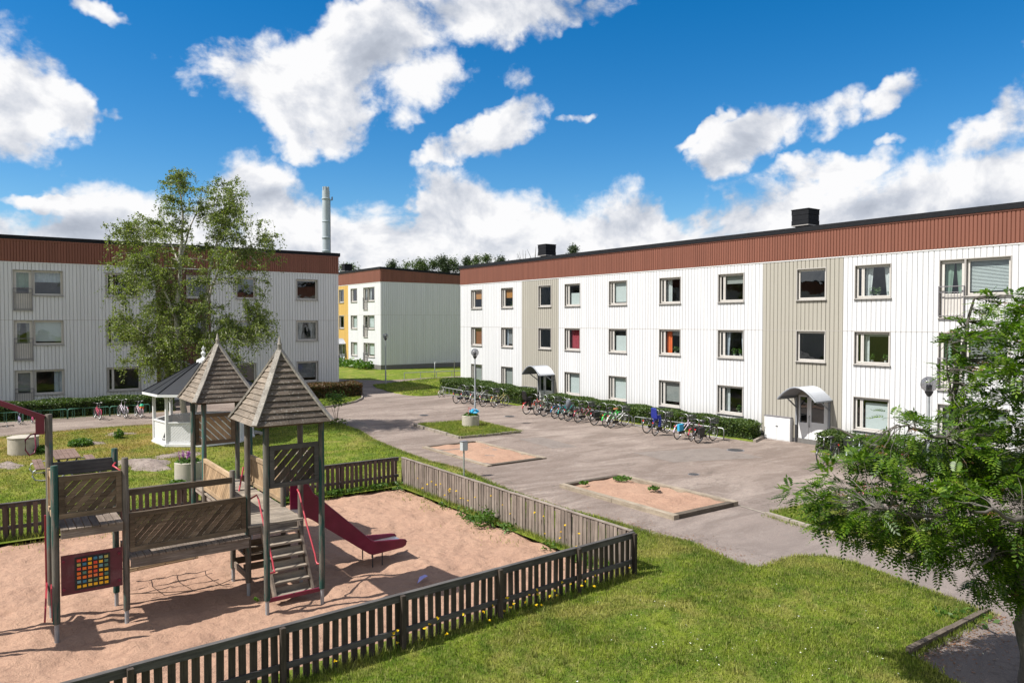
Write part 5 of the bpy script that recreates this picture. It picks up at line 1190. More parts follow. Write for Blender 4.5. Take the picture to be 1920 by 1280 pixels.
for (a, b_), l in zip(RR, rl): rack(*a, *b_, l, 'galvanised', 5, 'galvanised bike racks along the right block')

# ============================================================ BIKES
def bike_proto():
    T = bpy.data.objects.new('bicycle', None); r = .335; wb = 1.08
    C.objects.link(T)
    for x in (0, wb):
        n = 28
        def ring(rad, tr, mat, nm, par, k=6):
            vs = []; fs = []
            for i in range(n):
                a = 2 * PI * i / n; c = Vector((math.cos(a) * rad, 0, math.sin(a) * rad)); rd = c.normalized()
                for j in range(k): b_ = 2 * PI * j / k; vs.append(c + rd * tr * math.cos(b_) + Vector((0, 1, 0)) * tr * math.sin(b_))
            fs = [(i * k + j, ((i + 1) % n) * k + j, ((i + 1) % n) * k + (j + 1) % k, i * k + (j + 1) % k) for i in range(n) for j in range(k)]
            return MB().add(vs, fs).build(nm, mat, par, smooth=2)
        w = ring(r - .02, .021, 'rubber', 'wheel', T); w.location = (x, 0, r)
        ring(r - .045, .011, 'steel', 'rim', w)
        sp = MB()
        for i in range(14):
            a = 2 * PI * i / 14; sp.tube([(0, .02 * (-1) ** i, 0), (math.cos(a) * (r - .05), 0, math.sin(a) * (r - .05))], .0022, 3, False)
        sp.build('spokes', 'steel', w); MB().tube([(0, -.04, 0), (0, .04, 0)], .022, 8).build('hub', 'steel', w)
        mg = MB(); vs = []; fs = []; a0, a1 = (20, 175) if x == 0 else (15, 150); k = 12
        for i in range(k + 1):
            a = math.radians(a0 + (a1 - a0) * i / k); rr = r + .022; c = Vector((math.cos(a) * rr, 0, math.sin(a) * rr)); vs += [c + Vector((0, -.026, 0)) * 1, c * 1.02, c + Vector((0, .026, 0))]
        fs = [(3*i + j, 3*i + 3 + j, 3*i + 4 + j, 3*i + 1 + j) for i in range(k) for j in range(2)]
        g = MB().add(vs, fs).build('mudguard', 'bike_paint', T); g.location = (x, 0, r)
    bb = Vector((.44, 0, .27)); st = Vector((.30, 0, .72)); hd0 = Vector((.86, 0, .60)); hd1 = Vector((.81, 0, .82)); rw = Vector((0, 0, r)); fw = Vector((wb, 0, r))
    f = MB(); f.tube([bb, st + (st - bb) * .08], .016, 8); f.tube([bb, hd0], .018, 8); f.tube([Vector((.37, 0, .50)), hd0 * .35 + hd1 * .65], .015, 8); f.tube([hd0, hd1], .019, 8)
    for s_ in (-.05, .05): f.tube([rw + Vector((0, s_, 0)), bb + Vector((0, s_ * .4, 0))], .010, 6); f.tube([rw + Vector((0, s_, 0)), st + Vector((0, s_ * .3, -.03))], .009, 6); f.tube([fw + Vector((0, s_, 0)), Vector((1.0, s_, .50)), Vector((.90, s_ * .8, .60)), hd0], .011, 6)
    f.build('frame', 'bike_paint', T, smooth=2)
    MB().tube([st, st + Vector((-.05, 0, .20))], .012, 8).build('seat_post', 'steel', T)
    sd = MB().lathe([(.001, -.035), (.10, -.03), (.125, 0), (.11, .03), (.03, .045)], 12).build('saddle', 'black_plastic', T, smooth=True); sd.location = st + Vector((-.06, 0, .225)); sd.scale = (1.15, .75, 1)
    for v in sd.data.vertices:
        if v.co.x > 0: v.co.x *= 1.5; v.co.y *= .45
    hb = MB(); hb.tube([hd1, hd1 + Vector((-.045, 0, .19))], .013, 8)
    for s_ in (-1, 1): hb.tube([hd1 + Vector((-.045, 0, .19)), hd1 + Vector((.0, s_ * .10, .21)), hd1 + Vector((.0, s_ * .20, .24)), hd1 + Vector((-.10, s_ * .27, .24)), hd1 + Vector((-.20, s_ * .28, .23))], .011, 8)
    hb.build('handlebar', 'steel', T, smooth=2)
    for s_ in (-1, 1): MB().tube([hd1 + Vector((-.11, s_ * .272, .24)), hd1 + Vector((-.22, s_ * .282, .228))], .018, 8).build('grip', 'black_plastic', T)
    cr = MB(); cr.tube([bb + Vector((0, -.05, 0)), bb + Vector((0, .05, 0))], .05, 14); cr.tube([bb + Vector((0, -.07, 0)), bb + Vector((.10, -.07, -.13))], .009, 6); cr.tube([bb + Vector((0, .07, 0)), bb + Vector((-.10, .07, .13))], .009, 6)
    cr.box(.51, -.18, .11, .59, -.08, .135); cr.box(.29, .08, .39, .37, .18, .415); cr.build('crank', 'dark_metal', T)
    MB().box(.02, -.062, .24, .50, -.048, .37).build('chain_guard', 'black_plastic', T)
    rk = MB()
    for s_ in (-.06, 0, .06): rk.tube([(-.22, s_, .72), (.22, s_, .72)], .006, 5)
    for s_ in (-.06, .06): rk.tube([(-.15, s_, .72), (0, s_, r)], .006, 5); 
    rk.tube([(-.22, -.06, .72), (-.22, .06, .72)], .006, 5); rk.build('carrier', 'dark_metal', T)
    rf = MB().box(-.30, -.03, .60, -.28, .03, .65).build('reflector', 'reflector', T)
    MB().tube([(.36, .02, .25), (.24, .14, .02)], .008, 5).build('kickstand', 'steel', T)
    return T
BP = bike_proto()
def basket(B):
    mb = MB(); x0, x1, y0, y1, z0, z1 = .93, 1.20, -.17, .17, .80, 1.04
    for i in range(9): t_ = i / 8; mb.box(x0, y0 + (y1 - y0) * t_ - .004, z0, x0 + .006, y0 + (y1 - y0) * t_ + .004, z1); mb.box(x1, y0 + (y1 - y0) * t_ - .004, z0, x1 + .006, y0 + (y1 - y0) * t_ + .004, z1)
    for i in range(7): t_ = i / 6; mb.box(x0 + (x1 - x0) * t_ - .004, y0, z0, x0 + (x1 - x0) * t_ + .004, y0 + .006, z1); mb.box(x0 + (x1 - x0) * t_ - .004, y1, z0, x0 + (x1 - x0) * t_ + .004, y1 + .006, z1)
    for z in (z0, z0 + .08, z0 + .16, z1): mb.box(x0, y0, z, x1, y0 + .007, z + .01); mb.box(x0, y1, z, x1, y1 + .007, z + .01); mb.box(x0, y0, z, x0 + .007, y1, z + .01); mb.box(x1, y0, z, x1 + .007, y1, z + .01)
    mb.box(x0, y0, z0, x1, y1, z0 + .006)
    return mb.build('basket', 'dark_metal', B)
def childseat(B, mt):
    s = MB(); s.box(-.16, -.15, .80, .16, .15, .86); s.hexa([(-.20, -.16, .84), (-.12, -.16, .84), (-.12, .16, .84), (-.20, .16, .84), (-.34, -.13, 1.30), (-.27, -.13, 1.32), (-.27, .13, 1.32), (-.34, .13, 1.30)])
    for s_ in (-1, 1): s.hexa([(-.14, s_ * .15, .84), (.14, s_ * .15, .84), (.14, s_ * .18, .84), (-.14, s_ * .18, .84), (-.26, s_ * .15, 1.02), (.05, s_ * .15, .98), (.05, s_ * .18, .98), (-.26, s_ * .18, 1.02)]); s.hexa([(.02, s_ * .12, .45), (.14, s_ * .12, .43), (.14, s_ * .19, .43), (.02, s_ * .19, .45), (.02, s_ * .12, .84), (.14, s_ * .12, .84), (.14, s_ * .19, .84), (.02, s_ * .19, .84)])
    s.box(-.12, -.05, .73, .08, .05, .80); return fix(s.build('child_seat', mt, B))
def bag(B, mt, side=-1):
    return MB().hexa([(-.20, side * .08, .42), (.14, side * .08, .42), (.14, side * .20, .42), (-.20, side * .20, .42), (-.22, side * .07, .72), (.16, side * .07, .72), (.16, side * .18, .72), (-.22, side * .18, .72)]).build('pannier', mt, B)
BK = (.02, .02, .022)
def bike(x, y, heading, col, label, group, sc_=1.0, lean=4, ext=(), sadd=None):
    B = copy_tree(BP); tag(B, label, 'bicycle', group); B.location = (x, y, zt(y) + .022); B.rotation_euler = (math.radians(lean), 0, math.radians(heading)); B.scale = (sc_,) * 3
    for ch in B.children:
        ch.color = (*col, 1)
        if ch.name.startswith('saddle') and sadd: ch.data = ch.data.copy(); ch.data.materials[0] = M[sadd]
    for e in ext:
        if e == 'basket': basket(B)
        elif e == 'blue_seat': childseat(B, 'blue_seat')
        elif e == 'black_seat': childseat(B, 'black_plastic')
        elif e == 'bag': bag(B, 'grey_bag')
        elif e == 'bags': bag(B, 'black_plastic'); bag(B, 'black_plastic', 1)
        elif e == 'blue_bag': bag(B, 'cyan_cloth')
        elif e == 'helmet':
            MB().lathe([(.13, 0), (.135, .05), (.11, .11), (.05, .15), (.005, .16)], 14, (0, 0, .76)).build('helmet_box', 'green_helmet', B, smooth=True); MB().box(-.16, -.10, .66, .12, .10, .76).build('bag', 'orange_bag', B)
        elif e == 'seatbag': MB().lathe([(.10, 0), (.14, .10), (.14, .28), (.09, .38), (.02, .42)], 12, (-.02, 0, .74)).build('bag', 'grey_bag', B, smooth=True)
    return B
g1 = 'bikes parked at the racks along the right block'
bikes = [
 (24.95, 33.35, 8, (.42,.05,.05), 'red bike with a black child seat, furthest left before the nearer hedge', 1, ('black_seat',), None),
 (25.22, 32.75, 12, (.03,.06,.05), 'dark green bike tucked between the child seat bike and a black bike', 1, (), None),
 (25.26, 32.15, 6, BK, 'black bike with a pale basket, third from the beige entrance with grey door', 1, ('basket',), None),
 (25.35, 31.30, 4, (.04,.14,.30), 'blue bike with orange reflectors among the dark bikes at the long rack', 1, (), None),
 (25.35, 30.75, 16, (.02,.22,.20), 'teal bike leaning beside the blue bike at the long rack', 1, (), None),
 (25.30, 30.15, 5, BK, 'black bike with a grey bag standing on its carrier', 1, ('seatbag',), None),
 (25.39, 29.45, 8, (.18,.02,.04), 'dark red bike with a black basket left of the all black bike', 1, ('basket',), None),
 (25.54, 28.35, 3, BK, 'black bike with panniers just left of the green bike', 1, ('bags',), None),
 (25.60, 27.55, 10, (.03,.50,.06), 'bright green bike behind the white bike with brown saddle', 1, (), None),
 (25.58, 27.15, 6, (.55,.55,.54), 'white bike with a brown saddle and black basket in front of the green bike', 1, ('basket',), 'saddle_brown'),
 (25.84, 24.95, 2, BK, 'black bike left of the bike with the blue child seat', 1, (), None),
 (25.61, 24.20, 12, (.05,.05,.06), 'dark bike with a bright blue child seat and basket', 1, ('blue_seat', 'basket'), None),
 (25.63, 22.86, 10, (.52,.44,.54), 'pale lilac bike with a blue bag and red lamp', 1, ('blue_bag', 'basket'), None),
 (25.75, 22.15, 14, (.35,.04,.06), 'small red and white bike between the lilac and the last black bike', .85, (), None),
 (25.57, 21.60, 4, BK, 'black bike with panniers and basket, last of the row nearest the camera', 1, ('bags', 'basket'), None)]
for (x, y, h, c, l, s_, ex, sd_) in bikes: bike(x, y, h, c, l, g1, s_, random.uniform(2, 6), ex, sd_)
g2 = 'bikes before the far hedge of the right block'
for (x, y, h, c, l, s_, ex) in [(24.45, 42.2, 35, (.55,.54,.53), 'small white child bike at the far end of the racks', .62, ()), (23.85, 39.1, 15, BK, 'black bike standing apart at the left of the far racks', 1, ()), (24.2, 38.75, 12, (.05,.07,.09), 'dark blue grey bike overlapping the black one at the far racks', 1, ()), (24.5, 38.2, 18, (.40,.40,.38), 'silver bike in the middle of the far racks', 1, ()), (24.5, 37.1, 10, BK, 'black bike behind the lamp with a black basket at the far racks', 1, ('basket',)), (24.9, 36.5, 16, (.30,.27,.1), 'dark olive bike at the near end of the far hedge', 1, ())]:
    bike(x, y, h, c, l, g2, s_, 4, ex)
g3 = 'small bikes before the left hedge'
for (x, y, h, c, l, s_, ex) in [(4.87, 42.3, 97, (.50,.08,.14), 'pink and red child bike at the left rack', .78, ()), (6.02, 42.2, 100, (.60,.55,.62), 'white and lilac bike at the left rack beside the one with a green helmet', .88, ()), (6.70, 41.95, 97, (.62,.45,.5), 'white child bike carrying a green helmet and orange bag', .8, ('helmet',)), (1.53, 42.5, 95, (.35,.30,.5), 'tiny lilac toddler bike left of the overhead red track end', .5, ()), (2.05, 42.6, 92, (.65,.06,.22), 'tiny pink toddler bike at the left rack', .45, ())]:
    bike(x, y, h, c, l, g3, s_, 4, ex)
lb = bike(.25, 42.3, 20, BK, 'dark child bike lying on the asphalt at the far left', g3, .7, 84)
bike(26.3, 15.6, 184, BK, 'black bike with its front wheel out past the hedge, left of the rowan leaves', 'bikes before the hedge by the rowan', 1, 4, ())
bike(27.0, 14.9, 186, (.42,.46,.5), 'silver bike beside the black one before the hedge, partly behind rowan leaves', 'bikes before the hedge by the rowan', 1, 3, ('basket',))
bike(26.9, 13.0, 182, (.2,.03,.03), 'red bike glimpsed through the rowan leaves before the hedge', 'bikes before the hedge by the rowan', 1, 3, ())
def rm(o):
    for ch in list(o.children): rm(ch)
    bpy.data.objects.remove(o)
rm(BP)

# ============================================================ RAILINGS by the far path, chimney, window plants
t_ = thing('handrail', 'tall grey tubular handrail at the corner of the right block', 'handrail', (28.9, 50.6, zt(50.6) + .06))
MB().tube([(0, 0, 0), (0, 0, 1.42), (.05, .03, 1.48), (2.6, 1.4, 1.48), (2.65, 1.42, 1.42), (2.65, 1.42, 0)], .03, 8).build('rail', 'galvanised', t_, smooth=2)
t_ = thing('handrail', 'low grey rail on short legs beside the far path', 'handrail', (27.6, 53.2, zt(53.2) + .04))
mb = MB().tube([(0, 0, .50), (5.6, -.5, .50)], .03, 6)
for i in range(5): mb.tube([(i * 1.4, -.125 * i, 0), (i * 1.4, -.125 * i, .5)], .022, 6)
mb.build('rail', 'galvanised', t_)
ck = thing('chimney_stack', 'tall pale steel chimney stack rising far behind the left block', 'chimney', (95.2, 239.4, 0))
MB().lathe([(1.32, 0), (1.32, 20), (1.24, 20), (1.24, 38.5), (1.36, 38.6), (1.36, 38.9), (1.24, 39), (1.24, 49)], 28).build('shaft', 'stack_metal', ck, smooth=True)
mb = MB()
for i in range(6): a = i * PI / 3; mb.lathe([(.36, 0), (.36, 1.7)], 10, (math.cos(a) * .82, math.sin(a) * .82, 48.6))
mb.build('flue', 'stack_metal', ck, smooth=True)
for z in (46.0, 28.6, 33.0): MB().lathe([(1.33, z), (1.42, z + .15), (1.42, z + .5), (1.33, z + .6)], 28).build('ring', 'stack_metal', ck, smooth=True)
MB().box(1.2, -.5, 46, 2.2, .5, 46.1).box(2.1, -.5, 46.1, 2.2, .5, 47.2).build('platform', 'rail_grey', ck); MB().box(1.25, -.3, 1, 1.45, .3, 46).build('ladder', 'rail_grey', ck)
def pot(x, y, z, label, n=60, s=.10, hh=.26, mat='pot_white', leaf='weed_leaf'):
    T = thing('potted_plant', label, 'potted plant', (x, y, z)); MB().lathe([(.045, 0), (.065, .10)], 12).build('pot', mat, T, smooth=True)
    P = np.c_[rng.normal(0, s * .55, n), rng.normal(0, s * .55, n), .10 + rng.uniform(0, hh, n)]; V, Fq = leafquads(P, .055); meshnp('leaves', V, Fq, leaf, T)
wx = 29.35 + .30
for (y, z, l, k) in [(16.1, 6.36, 'spiky green plant in a white pot behind the top window left of the french balcony', 90), (15.85, 6.36, 'small plant in a white pot beside the spiky one in the top floor window', 50), (15.35, 6.36, 'plant in a clay pot at the right side of the same top floor window', 60),
                     (16.05, 3.68, 'white flowering plant in the middle floor window above the globe lamp', 60), (15.5, 3.68, 'low plant at the right of the middle floor window above the globe lamp', 40),
                     (22.85, 3.68, 'yellow green plant in the middle floor window left of the beige strip', 70), (22.5, 3.68, 'leafy plant beside the yellow green one in the middle window', 70),
                     (22.55, .98, 'big leafy plant in the ground floor window left of the beige strip', 140), (22.3, 6.36, 'white orchid in the top floor window left of the beige strip', 40),
                     (26.6, 3.68, 'green plant beside the orange curtain', 70), (26.25, 3.68, 'small plant right of the orange curtain', 50), (44.9, 6.36, 'dark green plant in the top corner window under the orange blind', 70), (41.2, 6.36, 'green plant in the second top window under the orange blind', 70)]:
    pot(wx, y, z, l, k)

# ============================================================ HEDGES
def hedge(name, corners, h, label, n, mat='hedge_leaf', size=.06):
    """corners: front-left, front-right, back-right, back-left (world)"""
    x0, y0 = corners[0]; T = thing('hedge', label, 'hedge', (x0, y0, zt(y0)))
    c = [Vector((x - x0, y - y0, zt(y) - zt(y0))) for x, y in corners]; cen = sum(c, Vector()) / 4
    ins = []
    for i in range(4):
        e1 = (c[i] - c[i - 1]).normalized(); e2 = (c[(i + 1) % 4] - c[i]).normalized(); ins.append(c[i] + (e2 - e1) * .14)
    MB().hexa([v for v in ins] + [v + Vector((0, 0, h - .08)) for v in ins]).build('branches', 'hedge_core', T)
    ed = [(c[i], c[(i + 1) % 4]) for i in range(4)]; Ls = [(b_ - a).length * h for a, b_ in ed]; top = ((c[1] - c[0]).length) * ((c[3] - c[0]).length); tot = sum(Ls) + top
    P = []; N = []
    for (a, b_), L_ in zip(ed, Ls):
        k = int(n * L_ / tot); u = rng.random(k); z = rng.random(k) ** .9 * h; d = np.array(b_ - a); nn = np.array([d[1], -d[0], 0]) / np.hypot(d[0], d[1])
        bul = .06 * np.sin(u * (b_ - a).length * 2.1) + .04 * np.sin(z * 7 + u * 23)
        p = np.array(a) + u[:, None] * d; p[:, 2] += z; p += nn * (rng.uniform(-.10, .05, k) + bul - .03)[:, None]; P.append(p); N.append(np.tile(nn, (k, 1)))
    k = int(n * top / tot * 1.25); u = rng.random(k)[:, None]; v = rng.random(k)[:, None]
    A_, B_, C_, D_ = [np.array(q) for q in c]
    p = (A_ * (1 - u) + B_ * u) * (1 - v) + (D_ * (1 - u) + C_ * u) * v; edge = np.minimum(np.minimum(u, 1 - u) * (c[1] - c[0]).length, np.minimum(v, 1 - v) * (c[3] - c[0]).length)
    p[:, 2] += h + rng.uniform(-.08, .06, k) + .05 * np.sin(p[:, 0] * 2.3 + p[:, 1] * 2.9) - np.clip(.15 - edge[:, 0], 0, .15) * .6; P.append(p); N.append(np.tile([0, 0, 1.], (k, 1)))
    P = np.concatenate(P); V, Fq = leafquads(P, size, outward=np.concatenate(N), aspect=1.3); meshnp('foliage', V, Fq, mat, T, kind='stuff')
hedge('h', [(26.0, 44.9), (26.85, 36.5), (28.3, 36.7), (28.2, 44.9)], .88, 'clipped green hedge at the far end of the right block, behind six bikes', 26000)
hedge('h', [(27.5, 35.0), (28.0, 20.7), (29.0, 20.9), (28.9, 35.1)], .74, 'long clipped hedge along the right block behind the long row of bikes', 42000)
hedge('h', [(27.7, 17.3), (27.7, 5.0), (28.9, 5.0), (28.9, 17.4)], .80, 'clipped hedge right of the big white utility box, behind the rowan', 30000)
hedge('h', [(-18, 44.0), (8.7, 44.0), (8.7, 45.3), (-18, 45.3)], .82, 'long dark clipped hedge along the left block behind the green bike racks', 60000)
hedge('h', [(15.6, 44.5), (20.2, 44.75), (20.2, 46.1), (15.6, 45.9)], .90, 'short hedge with rusty red shoots at the right end of the left block', 16000, 'hedge_rust')

# ============================================================ TREES
def limb(mb, a, b_, r0, r1, sag=0, n=5, wob=.05):
    a = Vector(a); b_ = Vector(b_); L_ = (b_ - a).length; pts = []
    for i in range(n + 1):
        t_ = i / n; p = a.lerp(b_, t_); p.z += sag * math.sin(PI * t_) * L_
        if 0 < i < n: p += Vector((random.uniform(-1, 1), random.uniform(-1, 1), random.uniform(-.5, .5))) * wob * L_ / n
        pts.append(p)
    mb.tube(pts, [r0 + (r1 - r0) * i / n for i in range(n + 1)], 7 if r0 > .03 else 5 if r0 > .012 else 4, False); return pts
def cam_frame(lat, d): return (lat * math.cos(YAW) + d * math.sin(YAW), -lat * math.sin(YAW) + d * math.cos(YAW))
# ---- the birch behind the gazebo
bx0, by0 = 7.9, 37.2; bz0 = zt(by0) + .03
BT = thing('birch_tree', 'tall airy birch with several white stems behind the gazebo, left of centre', 'tree', (bx0, by0, bz0))
dB = bx0 * math.sin(YAW) + by0 * math.cos(YAW)
def bpx(x, y, dd_=0):   # spot of the crown seen at photo (x, y), at the tree's distance plus dd_
    d = dB + dd_; X_, Y_ = cam_frame((x - 960) / 1393 * d, d); return Vector((X_ - bx0, Y_ - by0, 5.35 + (602.5 - y) / 1393 * d - bz0))
stems = [[(348, 815, 0), (336, 700, .1), (331, 575, 0), (338, 520, 0), (341, 470, 0), (346, 400, .1), (338, 345, 0)], [(352, 815, .1), (380, 680, .4), (383, 610, .3), (388, 560, .4), (396, 500, .3), (412, 440, .3), (430, 390, .2)],
         [(331, 600, 0), (315, 560, -.3), (296, 510, -.5), (275, 460, -.6), (262, 430, -.7)], [(388, 570, .3), (412, 500, -.2), (450, 475, -.4), (480, 455, -.5)], [(341, 480, 0), (362, 420, .6), (385, 370, .8)], [(333, 650, .1), (305, 640, -.6), (270, 625, -1.0), (235, 600, -1.2)], [(383, 640, .3), (430, 620, .8), (480, 615, 1.0)], [(340, 500, 0), (320, 450, .9), (300, 420, 1.4)]]
mb = MB(); nodes = []
rr0 = [.15, .13, .06, .06, .055, .05, .05, .05]
for si, s_ in enumerate(stems):
    pts = [bpx(*p) for p in s_]; n = len(pts); fine = []
    for i in range(n - 1):
        for j in range(4): fine.append(pts[i].lerp(pts[i + 1], j / 4) + Vector((random.uniform(-.03, .03), random.uniform(-.03, .03), 0)))
    fine.append(pts[-1]); rs = [rr0[si] * (1 - .82 * i / (len(fine) - 1)) for i in range(len(fine))]
    mb.tube(fine, rs, 9, False); nodes += [(p, r) for p, r in zip(fine[4 if si < 2 else 1:], rs[4 if si < 2 else 1:])]
trunk = mb.build('trunk', 'bark_birch', BT, smooth=2)
lobes = [(338, 350, 34, 30, .9, 7), (322, 400, 30, 45, .9, 5), (425, 375, 52, 42, 1.3, 12), (455, 420, 55, 40, 1.3, 11), (385, 420, 45, 45, 1.4, 8), (505, 460, 26, 34, .9, 5), (270, 445, 62, 42, 1.5, 15), (222, 430, 26, 24, .8, 4), (300, 500, 60, 40, 1.8, 12), (245, 500, 45, 30, 1.3, 7), (380, 500, 60, 40, 1.8, 10), (460, 500, 40, 32, 1.4, 7),
         (232, 545, 30, 30, 1.2, 6), (255, 605, 55, 38, 1.6, 14), (215, 600, 22, 20, .9, 3), (320, 600, 60, 50, 2.0, 16), (300, 665, 58, 38, 1.8, 15), (250, 665, 30, 26, 1.1, 5), (395, 610, 50, 45, 1.9, 12), (455, 610, 55, 34, 1.7, 14), (500, 610, 28, 28, 1.1, 6), (430, 660, 55, 36, 1.8, 14), (340, 560, 50, 35, 1.6, 8), (350, 690, 50, 25, 1.5, 6), (470, 560, 25, 22, 1.1, 3), (490, 535, 25, 16, .9, 3)]
br = MB(); tw = MB(); LP = []
for (cx, cy, rx, ry, rd, cnt) in lobes:
    for _ in range(int(cnt * 1.65)):
        a = random.uniform(0, 2 * PI); q = math.sqrt(random.random()); tip = bpx(cx + rx * q * math.cos(a), cy + ry * q * math.sin(a), random.uniform(-rd, rd) * 1.3)
        cand = [(abs((p - tip).length) + max(0, p.z - tip.z) * .9, p, r) for p, r in nodes]; _, p0, r0 = min(cand, key=lambda c: c[0])
        pts = limb(br, p0, tip, min(r0 * .5, .018), .005, .10, 5, .12)
        for k in range(9):
            st_ = random.choice(pts[2:]) ; d = Vector((random.gauss(0, 1), random.gauss(0, 1), random.uniform(-.2, .5))).normalized() * random.uniform(.2, .5)
            e1 = st_ + d; dl = random.uniform(.15, 1.05); e2 = e1 + Vector((d.x * .4, d.y * .4, -dl)); tw.tube([st_, e1, e2], [.005, .004, .002], 3, False)
            m_ = int(12 + dl * 26)
            for i in range(m_):
                t_ = random.random(); c_ = st_.lerp(e1, t_ * 1.5) if t_ < .5 else e1.lerp(e2, (t_ - .5) * 2)
                LP.append((c_.x + random.gauss(0, .05), c_.y + random.gauss(0, .05), c_.z + random.gauss(0, .05)))
br.build('branches', 'bark_birch', BT); tw.build('twigs', 'bark_dark', BT)
V, Fq = leafquads(np.array(LP), .062, droop=.6, aspect=1.35); meshnp('crown', V, Fq, 'birch_leaf', BT, kind='stuff'); print('birch leaves', len(LP))

# ---- the rowan at the right edge, close to the camera
d0 = 10.6; tx, ty = cam_frame(7.30, d0); RT = thing('rowan_tree', 'rowan with feathery leaves and brown flower heads at the right edge, nearest the camera', 'tree', (tx, ty, .03))
def rp(lat, z, dd_=0): X_, Y_ = cam_frame(lat, d0 + dd_); return Vector((X_ - tx, Y_ - ty, z - .03))
mb = MB(); nodes = []
limbs = [([(7.50, 0, 0), (7.48, .6, 0), (7.40, 1.3, .02), (7.24, 2.0, .05)], .155, .115), ([(7.18, 1.95, .05), (6.7, 2.35, -.1), (6.1, 2.62, -.3), (5.4, 2.72, -.5), (4.9, 2.80, -.55)], .06, .015), ([(7.18, 2.0, .05), (6.95, 2.7, .3), (6.75, 3.4, .5), (6.6, 4.2, .5), (6.75, 5.0, .5), (6.9, 5.7, .5)], .09, .015),
         ([(7.18, 2.0, .0), (7.5, 2.9, -.3), (7.7, 3.8, -.4), (7.8, 4.8, -.4), (7.75, 5.9, -.4)], .085, .015), ([(7.2, 1.9, 0), (7.9, 2.5, .4), (8.8, 3.1, .8), (9.7, 3.5, 1.0)], .07, .015), ([(7.2, 1.9, 0), (7.9, 2.4, -.8), (8.7, 2.9, -1.5), (9.5, 3.4, -1.9)], .06, .015),
         ([(6.9, 2.9, .3), (6.3, 3.1, .9), (5.7, 3.4, 1.4), (5.3, 3.6, 1.7)], .045, .012), ([(6.75, 3.4, .5), (6.2, 3.65, .1), (5.75, 3.85, -.1), (5.4, 3.9, -.2)], .04, .010), ([(7.3, 2.4, -.2), (6.7, 2.75, -1.0), (6.0, 3.0, -1.5), (5.5, 3.1, -1.8)], .045, .012), ([(6.65, 4.1, .5), (6.45, 4.55, .4), (6.4, 5.0, .3)], .025, .006),
         ([(7.6, 3.4, -.4), (7.0, 3.9, -1.0), (6.6, 4.3, -1.4)], .035, .010), ([(7.7, 3.7, -.4), (8.4, 4.4, -.2), (9.0, 5.0, 0)], .04, .01), ([(7.0, 2.6, .3), (7.3, 3.3, 1.4), (7.5, 4.0, 2.0)], .04, .01), ([(6.9, 2.2, -.1), (6.4, 2.2, -.8), (5.9, 2.15, -1.1)], .035, .008), ([(6.9, 2.2, 0), (6.6, 2.0, .4), (6.3, 1.85, .7)], .03, .008)]
for li, (pp_, r0, r1) in enumerate(limbs):
    pts = [rp(a, z, dd_) for a, z, dd_ in pp_]; fine = []
    for i in range(len(pts) - 1):
        for j in range(4): fine.append(pts[i].lerp(pts[i + 1], j / 4) + (Vector((random.gauss(0, .02), random.gauss(0, .02), random.gauss(0, .02))) if i + j else Vector()))
    fine.append(pts[-1]); rs = [r0 + (r1 - r0) * (i / (len(fine) - 1)) for i in range(len(fine))]; mb.tube(fine, rs, 12 if li == 0 else 8, False)
    if li: nodes += list(zip(fine[2:], rs[2:]))
mb.build('trunk', 'bark_grey', RT, smooth=2)
OUT = [(4.1,2.85),(4.4,3.25),(4.8,3.4),(5.1,3.7),(5.45,3.9),(5.75,4.05),(6.0,3.95),(6.15,3.9),(6.35,4.15),(6.4,4.8),(6.45,5.3),(6.75,5.65),(7.3,5.85),(7.8,6.1),(8.4,6.2),(9.2,5.6),(10.0,4.9),(10.6,4.0),(10.7,3.2),(10.2,2.5),(9.3,2.0),(8.4,1.75),(7.6,1.55),(7.15,1.6),(6.9,1.35),(6.75,1.65),(6.45,1.95),(6.1,1.75),(5.75,2.0),(5.3,2.1),(4.9,2.25),(4.5,2.35),(4.25,2.55)]
GAPS = [(6.15, 4.35, .34), (5.35, 3.72, .22), (6.05, 3.72, .25), (5.55, 2.85, .2), (7.0, 4.6, .25), (6.9, 3.7, .2), (4.75, 3.15, .18)]
tips = []; tries = 0
while len(tips) < 1600 and tries < 90000:
    tries += 1; a = random.uniform(4, 10.7); z = random.uniform(1.3, 6.4)
    if not inside(np.array([a]), np.array([z]), OUT)[0]: continue
    if any((a - g[0]) ** 2 + (z - g[1]) ** 2 < g[2] ** 2 for g in GAPS) and random.random() < .85: continue
    edge = min(math.hypot(a - q[0], z - q[1]) for q in OUT)
    if z > 3.6 and a < 7.6 and random.random() < .22 + .08 * (z - 3.6): continue
    sp_ = min(1.7, .3 + 1.0 * edge); dd_ = random.uniform(-sp_, sp_)
    tips.append(rp(a * (1 + 0 * dd_), z, dd_))
br = MB(); LEAF = []; HEADS = []
for tip in tips:
    _, p0, r0 = min(((p - tip).length + max(0, p.z - tip.z) * .3, p, r) for p, r in nodes) if False else min((((p - tip).length, i) for i, (p, r) in enumerate(nodes)))+(0,) if False else (0, *min(nodes, key=lambda n_: (n_[0] - tip).length))
    if (p0 - tip).length > 1.6 and random.random() < .25: continue
    limb(br, p0, tip, min(r0 * .4, .009), .003, .05, 4, .25)
    dr = (tip - p0).normalized()
    for k in range(random.randint(6, 9)):
        u = (Vector((random.gauss(0, 1), random.gauss(0, 1), random.gauss(.1, .6))) + dr * .7).normalized(); LEAF.append((tip + Vector((random.gauss(0, .035), random.gauss(0, .035), random.gauss(0, .03))), u, random.uniform(.17, .27)))
    if random.random() < .13: HEADS.append(tip + Vector((0, 0, .05)))
br.build('branches', 'bark_grey', RT)
P0 = np.array([l[0] for l in LEAF]); U = np.array([l[1] for l in LEAF]); Ln = np.array([l[2] for l in LEAF])[:, None]
